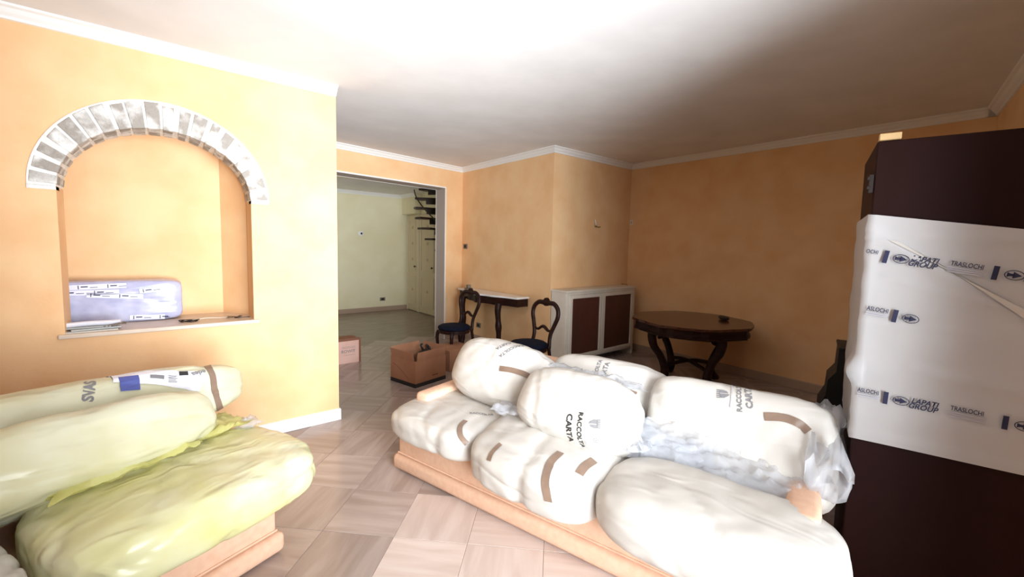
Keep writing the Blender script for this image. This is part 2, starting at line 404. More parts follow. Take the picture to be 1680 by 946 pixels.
bm = NB(); sweep(bm, [(5.72, 0.24), (5.72, 4.03), (4.0, 4.03), (4.0, dwY(4.0)), (1.0, dwY(1.0))], corn(C)); struct('trim_1', bm, WHITE)
bm = NB(); sweep(bm, [(1.17, LY), (-2.4, LY)], corn(C)); struct('trim_3', bm, WHITE)
bm = NB(); sweep(bm, [(2.3, wy(2.3)), (5.72, 0.24), (5.72, 0.3)], corn(C)); struct('trim_4', bm, WHITE)
bm = NB(); sweep(bm, [(4.46, 8.97), (4.46, 9.67), (0.3, 9.67)], corn(2.77)); struct('trim_5', bm, WHITE)
bsk = [(0, 0), (0.014, 0), (0.014, 0.095), (0.010, 0.102), (0, 0.104)]
bm = NB(); sweep(bm, [(1.17, 4.6), (1.17, LY), (-2.4, LY)], bsk); struct('baseboard_left', bm, MARBLE_W)
bskd = bsk
TERR = mat('beige_marble_base', (0.42, 0.30, 0.22), 0.3)
bm = NB(); sweep(bm, [(5.72, 0.3), (5.72, 4.03), (4.0, 4.03), (4.0, dwY(4.0)), (3.64, dwY(3.64))], bskd); struct('baseboard_right', bm, TERR)
bm = NB(); sweep(bm, [(4.62, 9.67), (0.3, 9.67)], bskd); struct('baseboard_far', bm, TERR)

# far closet doors set in the far right wall
def closet_door(idx, y0, y1, knob_y):
    M_ = mat('ivory_door_%d' % idx, (0.66, 0.56, 0.38), 0.5)
    bm = NB(); box(bm, 4.585, 4.618, y0, y1, 0.02, 2.29, 0.004, 1)
    d = struct('door_%d' % idx, bm, M_)
    bm = NB()
    for a, b in ((y0+0.09, y1-0.09),):
        for z0, z1 in ((0.16, 0.85), (0.98, 2.18)):
            for (ya, yb, za, zb) in ((a, b, z0, z0+0.02), (a, b, z1-0.02, z1), (a, a+0.02, z0+.02, z1-.02), (b-0.02, b, z0+.02, z1-.02)):
                box(bm, 4.574, 4.585, ya, yb, za, zb)
    obj('door_moulding', bm, M_, d)
    bm = NB(); tube(bm, [(4.585, knob_y, 1.08), (4.56, knob_y, 1.08), (4.55, knob_y, 1.08), (4.535, knob_y, 1.08)], [0.010, 0.010, 0.026, 0.016], 10)
    obj('door_knob', bm, IRON, d)
    bm = NB()
    for z in (0.52, 1.25, 1.62, 2.0):
        tube(bm, [(4.5845, (y0+y1)/2, z), (4.581, (y0+y1)/2, z)], 0.045, 16, flat=0.8)
    obj('painted_medallion', bm, mat('faded_ornament', (0.50, 0.40, 0.25), 0.6), d)
    bm = NB(); box(bm, 4.57, 4.62, y0-0.055, y0-0.004, 0, 2.31, 0.008, 2); box(bm, 4.57, 4.62, y1+0.004, y1+0.03, 0, 2.31, 0.006, 2)
    obj('door_frame', bm, mat('ivory_frame', (0.72, 0.63, 0.45), 0.5), d)
closet_door(1, 9.09, 9.60, 9.17)
closet_door(2, 8.20, 8.99, 8.34)

# ---------------------------------------------------------------- small wall fittings
def plate(name, label, cat, x, y, z, w_, h_, nrm, m_, group=None, inner=None):
    t = thing(name, label, cat, (x, y, z), math.atan2(nrm[1], nrm[0]))
    bm = NB(); box(bm, 0.0005, 0.009, -w_/2, w_/2, -h_/2, h_/2, 0.002, 2); obj('cover_plate', bm, m_, t)
    if inner:
        bm = NB(); box(bm, 0.009, 0.014, -w_*0.22, w_*0.22, -h_*0.28, h_*0.28, 0.001, 1); obj('rocker', bm, inner, t)
    return t
plate('light_switch', 'small dark light switch near the doorway at head height', 'switch', 4.0, 6.13, 1.585, 0.12, 0.085, (-1, 0), PLATE, inner=BLACK)
plate('wall_plate', 'small white wall plate high in the corner beside the right wall', 'wall plate', 5.72, 3.99, 2.02, 0.05, 0.075, (-1, 0), WHITE, inner=BEIGE)
plate('wall_socket', 'small socket low on the wall under the marble console', 'socket', 4.0, 5.70, 0.28, 0.12, 0.08, (-1, 0), PLATE, inner=BLACK)
plate('floor_socket', 'small socket low on the cream wall of the far room', 'socket', 3.97, 9.67, 0.28, 0.13, 0.08, (0, -1), PLATE, inner=BLACK)
t = thing('wall_thermostat', 'round white thermostat with dark centre on the far cream wall', 'thermostat', (3.46, 9.67, 1.82), 0)
bm = NB(); tube(bm, [(0, -0.001, 0), (0, -0.02, 0), (0, -0.03, 0)], [0.062, 0.060, 0.045], 20); obj('dial_cover', bm, WHITE, t)
bm = NB(); tube(bm, [(0.004, -0.03, 0), (0.004, -0.036, 0)], 0.024, 14); obj('dial_centre', bm, IRON, t)
t = thing('wall_light_stub', 'bare wall light bracket with a stub of cable above the radiator cover', 'bracket', (4.88, 4.03, 1.93))
bm = NB(); box(bm, -0.022, 0.022, -0.012, -0.0005, -0.02, 0.012, 0.003, 1); obj('back_plate', bm, BRASS, t)
bm = NB(); tube(bm, spline([(0, -0.01, 0), (-0.02, -0.03, 0.02), (-0.035, -0.03, 0.06), (-0.03, -0.02, 0.085)], 5), 0.006, 6); obj('cable', bm, WHITE, t)
bm = NB(); tube(bm, spline([(0, -0.01, -0.005), (0.03, -0.04, -0.02), (0.07, -0.04, -0.012)], 5), 0.006, 6); obj('arm', bm, BRASS, t)

# ---------------------------------------------------------------- things in the niche
def frame_mesh(o): return BVHTree.FromPolygons([o.matrix_world @ v.co for v in o.data.vertices], [p.vertices[:] for p in o.data.polygons])
def blob(a, b, c, n=3.2, res=26, amp=0.012, freq=3.0, seed=0, crease=0.010, sag=0.0, pinch=0.0, stretch=(1, 1, 1), fine=0.003, bands=()):
    """a stuffed bag: superellipsoid with creases"""
    bm = bmesh.new(); bmesh.ops.create_cube(bm, size=2)
    bmesh.ops.subdivide_edges(bm, edges=bm.edges[:], cuts=res-1, use_grid_fill=True)
    for v in bm.verts:
        d = v.co.copy()
        # even out the cube-sphere
        d = Vector((math.tan(d.x*PI/4), math.tan(d.y*PI/4), math.tan(d.z*PI/4)))
        k = (abs(d.x)**n+abs(d.y)**n+abs(d.z)**n)**(1/n); d /= k
        p = Vector((d.x*a, d.y*b, d.z*c))
        if pinch: 
            s = 1-pinch*abs(d.x)**4; p.z *= s; p.y *= (1-pinch*0.5*abs(d.x)**4)
        q = Vector((p.x*stretch[0], p.y*stretch[1], p.z*stretch[2]))*freq + Vector((seed*7.3, seed*3.1, seed*1.7))
        wq = q + 0.6*noise.noise_vector(q*0.7)
        lump = noise.noise(q*0.6)
        r1 = (1-abs(noise.noise(wq)))**18; r2 = (1-abs(noise.noise(wq*2.1+Vector((5, 2, 9)))))**14
        h = amp*lump - crease*r1 - crease*0.55*r2 + fine*noise.noise(wq*6)
        nn = Vector((d.x/a, d.y/b, d.z/c)).normalized()
        p += nn*h
        for xb, db in bands:
            kk = 1-db*2.0*math.exp(-((p.x-xb)/0.035)**2); p.y *= kk; p.z *= kk
        if p.z > 0 and sag: p.z -= sag*(1-(d.x)**2)*(1-d.y**2)*0.0
        v.co = p
    return bm
def text_mesh(body, size, bold=0.0, shear=0.0, sx=1.0, cuts=0):
    cu = bpy.data.curves.new('t', 'FONT'); cu.body = body; cu.size = size; cu.offset = bold; cu.shear = shear
    cu.align_x = 'CENTER'; cu.align_y = 'CENTER'; cu.resolution_u = 3
    o = bpy.data.objects.new('t', cu); COL.objects.link(o)
    dg = bpy.context.evaluated_depsgraph_get(); me = bpy.data.meshes.new_from_object(o.evaluated_get(dg))
    bpy.data.objects.remove(o)
    bm = bmesh.new(); bm.from_mesh(me); bpy.data.meshes.remove(me)
    bmesh.ops.triangulate(bm, faces=bm.faces[:])
    for v in bm.verts: v.co.x *= sx
    return bm
def refine(bm, ml):
    for _ in range(5):
        es = [e for e in bm.edges if e.calc_length() > ml]
        if not es: break
        bmesh.ops.subdivide_edges(bm, edges=es, cuts=1); bmesh.ops.triangulate(bm, faces=bm.faces[:])
    return bm
def shapes2d(bm, polys):
    for poly in polys:
        vs = [bm.verts.new((p[0], p[1], 0)) for p in poly]; bm.faces.new(vs)
    return bm
def rect(x0, x1, y0, y1): return [(x0, y0), (x1, y0), (x1, y1), (x0, y1)]
def ring(cx, cy, rx, ry, wdt, n=24):
    out = []
    for k in range(n):
        a, b = 2*PI*k/n, 2*PI*(k+1)/n
        out.append([(cx+rx*math.cos(a), cy+ry*math.sin(a)), (cx+rx*math.cos(b), cy+ry*math.sin(b)), (cx+(rx-wdt)*math.cos(b), cy+(ry-wdt)*math.sin(b)), (cx+(rx-wdt)*math.cos(a), cy+(ry-wdt)*math.sin(a))])
    return out
def arrow_logo(h):
    """arrow pointing right inside an ellipse"""
    p = ring(0, 0, h*0.85, h*0.6, h*0.09)
    p += [rect(-h*0.62, 0.0, -h*0.15, h*0.15)]
    p += [[(-h*0.12, -h*0.42), (h*0.62, 0), (-h*0.12, h*0.42)]]
    p += [[(-h*0.62, -h*0.28), (-h*0.35, -h*0.15), (-h*0.62, 0.0)], [(-h*0.62, h*0.28), (-h*0.62, 0.0), (-h*0.35, h*0.15)]]
    return p
class Surf:
    """lays flat 2D meshes onto a curved bag; parts are stored in the bag's own space"""
    def __init__(s, o):
        bpy.context.view_layer.update()
        s.o = o; s.mw = o.matrix_world.copy(); s.inv = s.mw.inverted(); s.bv = frame_mesh(o)
    def pix(s, px, py):
        o_, d = pixray(px, py); r = s.bv.ray_cast(o_, d); return r[0], r[1]
    def drop(s, p, nrm, off):
        r = s.bv.ray_cast(p+nrm*0.12, -nrm, 0.35)
        if r[0] is None:
            r2 = s.bv.find_nearest(p); return r2[0]+r2[1]*off
        return r[0]+nrm*off
    def decal(s, bm, c, upx, mat_, name, off=0.003, ml=0.012, label=None):
        P, Nn = s.pix(*c)
        if P is None: print('decal miss', name, c); bm.free(); return
        Q, _ = s.pix(c[0]+upx[0], c[1]+upx[1])
        if Q is None: print('decal miss up', name, c); bm.free(); return
        # smooth normal from neighbours
        nn = Vector(Nn)
        for dx, dy in ((12, 0), (-12, 0), (0, 12), (0, -12)):
            a, b = s.pix(c[0]+dx, c[1]+dy)
            if b is not None: nn += b
        Nn = nn.normalized()
        U = (Q-P); U = (U-Nn*U.dot(Nn)).normalized(); R_ = U.cross(Nn).normalized()
        refine(bm, ml)
        for v in bm.verts:
            v.co = s.inv @ s.drop(P+R_*v.co.x+U*v.co.y, Nn, off)
        o = obj(name, bm, mat_, s.o)
        if label: o['label'] = label
        return o
    def tape(s, pix, width, mat_=TAPE, name='tape_strip', off=0.004):
        pts = []; pl = spline(pix, 8)
        for p in pl:
            a, b = s.pix(*p)
            if a is not None: pts.append((a, b))
        if len(pts) < 3: print('tape miss', pix); return
        bm = NB(); rows = []
        for i, (a, b) in enumerate(pts):
            t = (pts[min(i+1, len(pts)-1)][0]-pts[max(i-1, 0)][0]).normalized()
            nn = sum((pts[j][1] for j in range(max(0, i-2), min(len(pts), i+3))), Vector()).normalized()
            sd = t.cross(nn).normalized()
            rows.append([bm.verts.new(s.inv @ s.drop(a+sd*width*(k/4-0.5), nn, off)) for k in range(5)])
        for i in range(len(rows)-1):
            for k in range(4): bm.faces.new((rows[i][k], rows[i][k+1], rows[i+1][k+1], rows[i+1][k]))
        return obj(name, bm, mat_, s.o, True)

# wrapped parcel
t = thing('wrapped_parcel', 'long parcel in blue-grey printed stretch wrap lying in the arched niche', 'parcel', (-0.42, 4.27, NZ), math.radians(-1))
bm = blob(0.51, 0.10, 0.155, 9, 22, 0.006, 6, 3, 0.006); bmesh.ops.translate(bm, verts=bm.verts[:], vec=(0, 0, 0.158))
pb = obj('parcel_body', bm, BWRAP, t, True)
for k, (xx, zz, ln) in enumerate(((-0.02, 0.275, 0.42), (0.13, 0.205, 0.30), (0.0, 0.235, 0.3), (0.33, 0.24, 0.14), (0.30, 0.035, 0.2))):
    bm = NB(); ang = (-0.02, 0.09, 0.01, -0.12, 0.05)[k]
    Mx = Matrix.Translation((xx, -0.107, zz)) @ Matrix.Rotation(ang, 4, 'Y')
    box(bm, -ln/2, ln/2, -0.002, 0.002, -0.018, 0.018, M=Mx); obj('white_tape', bm, mat('tape_white_%d' % k, (0.72, 0.72, 0.86), 0.4), t)
    bm = NB(); x = -ln/2+0.02
    q = []
    while x < ln/2-0.03:
        q.append(rect(x, x+0.005, -0.013, 0.013)); q.append(rect(x+0.015, x+0.05, -0.002, 0.006)); q.append(rect(x+0.06, x+0.10 if x+0.1 < ln/2 else ln/2, -0.006, -0.002)); x += 0.15
    shapes2d(bm, q); bmesh.ops.transform(bm, matrix=Mx @ Matrix.Translation((0, -0.0025, 0)) @ Matrix.Rotation(PI/2, 4, 'X'), verts=bm.verts[:])
    obj('tape_print', bm, NAVYINK, t)
# newspapers
t = thing('newspaper_pile', 'creased papers lying at the left end of the niche sill', 'papers', (-0.40, 3.93, NZ), 0.05)
for k, (dx, dy, a, wd, hh) in enumerate(((0, 0, 0.0, 0.26, 0.16), (0.02, 0.01, 0.12, 0.24, 0.15), (-0.01, 0.015, -0.08, 0.22, 0.15))):
    bm = NB(); Mx = Matrix.Translation((dx, dy, 0.004+0.012*k)) @ Matrix.Rotation(a, 4, 'Z')
    box(bm, -wd/2, wd/2, -hh/2+0.02, hh/2-0.02, -0.004, 0.006, 0.002, 1, Mx); obj('sheet', bm, mat('newsprint_%d' % k, (0.62-0.12*k, 0.60-0.1*k, 0.56-0.08*k), 0.7), t)
bm = NB(); tube(bm, spline([(-0.13, 0, 0.047), (-0.02, 0.01, 0.05), (0.1, 0.0, 0.048), (0.145, -0.01, 0.052)], 5), [0.016]*16, 8); obj('rolled_paper', bm, LABELW, t)
bm = NB()
for k in range(4): tube(bm, spline([(0.06+0.02*k, -0.05, 0.03), (0.11+0.015*k, -0.02, 0.036+0.004*k), (0.17, 0.01*k, 0.03)], 4), 0.0035, 5)
obj('torn_strips', bm, PLATE, t)
t = thing('wire_coil', 'small coil of pale wire lying in the middle of the niche sill', 'wire', (0.12, 3.98, NZ))
bm = NB(); rr = random.Random(3)
for k in range(3): tube(bm, [(0.045*math.cos(a*0.5+k)*(1+0.2*k), 0.03*math.sin(a*0.5+k), 0.007+0.004*k+0.003*math.sin(a)) for a in range(13)], 0.0035, 5)
obj('wire_loop', bm, IRON, t)
bm = NB(); tube(bm, spline([(0.02, 0, 0.012), (0.1, 0.01, 0.02), (0.19, 0.03, 0.012), (0.25, 0.06, 0.008)], 6), 0.004, 6); obj('wire_end', bm, mat('pale_wire', (0.7, 0.6, 0.48), 0.5), t)
t = thing('key_bunch', 'small tangle of dark keys at the right end of the niche sill', 'keys', (0.43, 3.99, NZ))
bm = NB(); tube(bm, [(0.02*math.cos(a*PI/6), 0.02*math.sin(a*PI/6), 0.008) for a in range(12)], 0.003, 5, closed=True); obj('key_ring', bm, IRON, t)
for k in range(5):
    bm = NB(); a = k*1.2; Mx = Matrix.Translation((0.02*math.cos(a), 0.02*math.sin(a), 0.006+0.003*k)) @ Matrix.Rotation(a, 4, 'Z')
    box(bm, 0, 0.05, -0.004, 0.004, -0.0015, 0.0015, M=Mx); box(bm, 0.045, 0.065, -0.011, 0.011, -0.0015, 0.0015, M=Mx); obj('key', bm, IRON, t)

# ---------------------------------------------------------------- sofas
def sofa(name, label, loc, rz, Ln, ins=0.055):
    t = thing(name, label, 'sofa', loc, rz)
    bm = NB(); box(bm, 0, Ln, -0.01, 1.0, 0.012, 0.115, 0.03, 3); obj('plinth', bm, SOFA, t, True)
    bm = NB(); box(bm, 0.03, Ln-0.03, 0.025, 0.97, 0.10, 0.30, 0.015, 3); obj('seat_base', bm, SOFA, t, True)
    bm = NB(); tube(bm, [(0.03, 0.022, 0.125), (Ln-0.03, 0.022, 0.125)], 0.006, 6); obj('piping', bm, SOFA, t)
    for x0, x1 in ((ins, ins+0.13), (Ln-ins-0.13, Ln-ins)):
        bm = NB(); box(bm, x0, x1, 0.15, 0.93, 0.25, 0.535, 0.03, 3); obj('arm', bm, SOFA, t, True)
    bm = NB(); Mx = Matrix.Translation((0, 0.86, 0.25)) @ Matrix.Rotation(math.radians(-8), 4, 'X')
    box(bm, 0.16, Ln-0.16, -0.03, 0.12, 0.0, 0.50, 0.04, 3, Mx); obj('backrest', bm, SOFA, t, True)
    bm = NB()
    for x in (0.12, Ln-0.12):
        for y in (0.1, 0.88):
            bm = NB(); box(bm, x-0.03, x+0.03, y-0.03, y+0.03, 0, 0.0115); obj('glide', bm, BLACK, t)
    
    return t
RS = math.atan2(-0.967, 0.256)
SR = sofa('sofa', 'salmon three-seat sofa at right covered with white wrapped cushions', (1.206, 2.752, 0), RS, 2.50)
RL = math.atan2(0.368, 0.93)
SLX = 2.2
SL = sofa('sofa', 'salmon sofa at left covered with yellow plastic-wrapped cushions', (0.43-0.93*SLX, 2.32-0.368*SLX, 0), RL, SLX, 0.005)
def toworld(S, p): 
    c, s = math.cos(S.rotation_euler.z), math.sin(S.rotation_euler.z)
    return (S.location.x+c*p[0]-s*p[1], S.location.y+s*p[0]+c*p[1], p[2])
def bag(S, name, label, cat, pos, half, rot=(0, 0, 0), m_=BAG, group=None, **k):
    """bag lying on sofa S; rot = tilt about length, tip, yaw, in degrees"""
    bm = blob(*half, **k)
    o = obj(name, bm, m_, None, True); o.location = toworld(S, pos)
    R_ = Matrix.Rotation(S.rotation_euler.z+math.radians(rot[2]), 3, 'Z') @ Matrix.Rotation(math.radians(rot[1]), 3, 'Y') @ Matrix.Rotation(math.radians(rot[0]), 3, 'X')
    o.rotation_euler = R_.to_euler()
    tag(o, label, cat, group)
    return o
G1 = 'white wrapped cushions on the right sofa'; G2 = 'yellow wrapped cushions on the left sofa'
A = bag(SR, 'wrapped_cushion', 'white wrapped seat cushion at the left end of the right sofa', 'cushion', (0.385, 0.22, 0.385), (0.395, 0.33, 0.110), (3, 0, 0), group=G1, seed=1, n=4.0, crease=0.010, freq=2.2, bands=((0.14, 0.02),))
B = bag(SR, 'wrapped_cushion', 'white wrapped seat cushion with a tape band, middle of the right sofa', 'cushion', (1.165, 0.20, 0.395), (0.43, 0.37, 0.15), (8, 0, 0), group=G1, seed=2, n=3.8, crease=0.010, freq=2.2, bands=((0.02, 0.025), (-0.27, 0.012)))
Cc = bag(SR, 'wrapped_cushion', 'long white wrapped seat cushion at the right end, nearest the dark wardrobe', 'cushion', (2.05, 0.08, 0.395), (0.49, 0.26, 0.145), (6, 0, 0), group=G1, seed=3, n=3.6, crease=0.009, freq=2.2, pinch=0.05)
D = bag(SR, 'wrapped_cushion', 'plump white wrapped back cushion at the far left end of the right sofa', 'cushion', (0.575, 0.56, 0.655), (0.42, 0.22, 0.24), (-30, 3, 0), group=G1, seed=4, n=3.2, crease=0.009, freq=2.2, bands=((0.30, 0.02),))
E_ = bag(SR, 'wrapped_cushion', 'white wrapped back cushion with upright lettering behind the middle of the right sofa', 'cushion', (1.275, 0.78, 0.675), (0.42, 0.15, 0.18), (-25, 0, 0), group=G1, seed=5, n=3.6, crease=0.010, freq=2.2, bands=((0.30, 0.02),))
F = bag(SR, 'wrapped_cushion', 'large white wrapped back cushion at the right, a tape strip on its face', 'cushion', (2.055, 0.66, 0.585), (0.455, 0.17, 0.27), (-24, 0, 0), group=G1, seed=6, n=6.0, crease=0.012, amp=0.010)
G = bag(SR, 'wrapped_cushion', 'white wrapped cushion with bold black lettering piled on top in the middle', 'cushion', (1.265, 0.345, 0.64), (0.38, 0.19, 0.215), (-42, 0, -3), group=G1, seed=7, n=3.4, crease=0.010, freq=2.2)
YA = bag(SL, 'yellow_cushion_bag', 'long yellow plastic-wrapped seat cushion on the front of the left sofa', 'cushion', (1.87, 0.20, 0.425), (0.51, 0.37, 0.140), (0, 0, 0), YBAG, G2, seed=8, n=4.0, crease=0.016, freq=3.0)
YB = bag(SL, 'yellow_cushion_bag', 'big yellow plastic-wrapped cushion lying in the middle of the left sofa', 'cushion', (1.41, 0.52, 0.64), (0.70, 0.25, 0.17), (-32, 0, 0), YBAG2, G2, seed=9, n=3.6, crease=0.016, freq=2.4)
YC = bag(SL, 'yellow_cushion_bag', 'yellow wrapped roll with a white printed label along the back of the left sofa', 'cushion', (1.36, 0.76, 0.715), (1.045, 0.155, 0.19), (-10, 0, 0), YBAG2, G2, seed=10, n=3.2, crease=0.014)
YD = bag(SL, 'white_cushion_bag', 'pale bluish wrapped cushion at the lower left edge of the left sofa', 'cushion', (1.00, 0.16, 0.42), (0.34, 0.32, 0.13), (0, 0, 0), BAG, None, seed=11, n=3.2, crease=0.02)
def loose(parent, S, name, pos, half, rot, m_, seed, jit=0.10, res=None):
    """crumpled loose end of a bag, a part of that bag: a sharply creased pocket of film"""
    rr = random.Random(seed); bm = bmesh.new()
    nx = max(10, int(half[0]/0.007)); ny = max(10, int(half[1]/0.007))
    top, bot = [], []
    for sg, rows in ((1, top), (-1, bot)):
        for i in range(nx+1):
            row = []
            for k in range(ny+1):
                u, v = 2*i/nx-1, 2*k/ny-1
                e = max(0.0, 1-abs(u)**3)*max(0.0, 1-abs(v)**2.5)
                edge = 1+0.16*noise.noise(Vector((u*2.3+seed, v*2.3, 1.7)))
                z = sg*half[2]*(e**0.5)*(0.75+0.5*noise.noise(Vector((u*1.5, v*1.5, seed*3.3))))
                z += half[2]*0.35*abs(noise.noise(Vector((u*half[0]*28+9, v*half[1]*40, seed*1.9))))
                z += half[2]*0.45*noise.noise(Vector((u*half[0]*14, v*half[1]*26, seed*1.3)))
                z += half[2]*0.7*(1-abs(noise.noise(Vector((u*half[0]*7, v*half[1]*16, seed*2.3)))))**9
                row.append(bm.verts.new((u*half[0]*edge+rr.uniform(-1, 1)*0.0018, v*half[1]*edge+rr.uniform(-1, 1)*0.0018, z+rr.uniform(-1, 1)*0.0014)))
            rows.append(row)
        for i in range(nx):
            for k in range(ny):
                a, b, c, d = rows[i][k], rows[i+1][k], rows[i+1][k+1], rows[i][k+1]
                if (i+k) % 2: bm.faces.new((a, b, c)); bm.faces.new((a, c, d))
                else: bm.faces.new((a, b, d)); bm.faces.new((b, c, d))
    R_ = Matrix.Rotation(S.rotation_euler.z+math.radians(rot[2]), 4, 'Z') @ Matrix.Rotation(math.radians(rot[1]), 4, 'Y') @ Matrix.Rotation(math.radians(rot[0]), 4, 'X')
    bpy.context.view_layer.update()
    M_ = parent.matrix_world.inverted() @ Matrix.Translation(toworld(S, pos)) @ R_
    bmesh.ops.transform(bm, matrix=M_, verts=bm.verts[:])
    o = obj(name, bm, m_, parent, True); o['kind'] = 'stuff'; return o
loose(F, SR, 'loose_plastic', (2.46, 0.56, 0.545), (0.085, 0.17, 0.15), (-24, 0, 0), FILM, 21)
loose(F, SR, 'loose_plastic', (2.45, 0.70, 0.72), (0.075, 0.10, 0.10), (-24, 0, 0), FILM, 22)
loose(F, SR, 'loose_plastic', (1.98, 0.40, 0.52), (0.44, 0.15, 0.035), (18, 3, 0), FILM, 23)
loose(F, SR, 'loose_plastic', (1.80, 0.44, 0.56), (0.20, 0.12, 0.035), (30, 0, 6), FILM, 33)
loose(G, SR, 'loose_plastic', (1.60, 0.30, 0.56), (0.11, 0.16, 0.05), (-20, 10, 0), FILM, 24)
loose(E_, SR, 'loose_plastic', (1.22, 0.58, 0.775), (0.36, 0.07, 0.035), (-28, 0, 0), FILM, 25)
loose(B, SR, 'loose_plastic', (0.80, 0.36, 0.53), (0.09, 0.20, 0.04), (-10, 0, 10), FILM, 26)
loose(YA, SL, 'loose_plastic', (1.97, 0.50, 0.575), (0.26, 0.14, 0.035), (-4, 0, 4), YFILM, 27)
loose(YA, SL, 'loose_plastic', (1.70, 0.37, 0.585), (0.27, 0.10, 0.04), (-4, 0, 7), YFILM, 28)
loose(YA, SL, 'loose_plastic', (2.25, 0.42, 0.56), (0.06, 0.05, 0.03), (0, 0, 0), FILM, 29)

# ---------------------------------------------------------------- wardrobe with stretch wrap
K = (2.40, 0.44)
t = thing('dark_wardrobe', 'tall dark brown wardrobe on the right, banded in white printed stretch wrap', 'wardrobe', (K[0], K[1], 0), RS)
WW = 0.655; WDp = 0.58; WH = 2.09
bm = NB(); box(bm, 0, WW, 0.02, WDp, 0.0, WH, 0.003, 1); obj('carcass', bm, WARD, t)
bm = NB(); box(bm, 0.001, WW-0.001, 0.0, 0.019, 0.0, WH-0.002, 0.003, 1); obj('side_panel', bm, WARD, t)
bm = NB(); box(bm, 0.004, 0.075, -0.012, 0.03, WH+0.0005, WH+0.028, 0.002, 1); obj('packing_block', bm, BEIGE, t)
bm = NB(); box(bm, -0.018, -0.0005, 0.005, 0.03, 1.87, 1.95, 0.002, 1); box(bm, -0.024, -0.012, 0.0, 0.02, 1.885, 1.90, 0.002, 1); box(bm, -0.024, -0.012, 0.0, 0.02, 1.925, 1.94, 0.002, 1); obj('hinge', bm, IRON, t)
# wrap: a slightly loose sleeve round the whole wardrobe
def wrap_top(s): return 1.775 - 0.15*s
bm = NB(); nx, nz = 56, 60; off0 = 0.012
per = [(0, 0), (WW, 0), (WW, WDp), (0, WDp)]
path = []
for (x0, y0), (x1, y1), k in (((0, 0), (WW, 0), 40), ((WW, 0), (WW, WDp), 10), ((WW, WDp), (0, WDp), 14), ((0, WDp), (0, 0), 22)):
    for i in range(k): path.append((x0+(x1-x0)*i/k, y0+(y1-y0)*i/k))
rows = []
for j in range(nz+1):
    row = []
    for (x, y) in path:
        zt = wrap_top(max(0, x)) ; zb = 0.767
        z = zb+(zt-zb)*j/nz
        ox = (x-WW/2)/(WW/2); oy = (y-WDp/2)/(WDp/2)
        q = Vector((x*2.2, y*2.2, z*14))
        r = 0.004*noise.noise(q)+0.003*noise.noise(Vector((x*3+z*5, y*3, z*9)))
        # ridges of stretched film running down to the right from the upper left corner
        for (s0, z0, s1, z1, wd, hh) in ((0.03, 1.69, 0.60, 1.22, 0.022, 0.006), (0.03, 1.66, 0.70, 1.27, 0.010, 0.005), (0.10, 1.50, 0.7, 1.30, 0.010, 0.006), (0.0, 1.735, 0.7, 1.62, 0.006, 0.005), (0.0, 1.715, 0.7, 1.59, 0.006, 0.004), (0.0, 1.31, 0.7, 1.29, 0.012, 0.004), (0.2, 1.12, 0.7, 1.05, 0.02, 0.006), (0, 0.80, 0.7, 0.79, 0.008, 0.004)):
            if y < 0.01 and s0-0.05 < x < s1+0.05:
                zz = z0+(z1-z0)*(x-s0)/(s1-s0); r += hh*math.exp(-((z-zz)/wd)**2)
        o_ = off0+r
        if abs(x) < 0.01 and y < 0.12 and 0.95 < z < 1.15: o_ += 0.03*math.exp(-((z-1.07)/0.05)**2)
        row.append(bm.verts.new((x+(o_ if x >= WW-1e-6 else -o_ if x <= 1e-6 else 0), y+(o_ if y >= WDp-1e-6 else -o_ if y <= 1e-6 else 0), z)))
    rows.append(row)
n = len(path)
for j in range(nz):
    for i in range(n): bm.faces.new((rows[j][i], rows[j][(i+1) % n], rows[j+1][(i+1) % n], rows[j+1][i]))
wrap = obj('stretch_wrap', bm, WRAP, t, True)
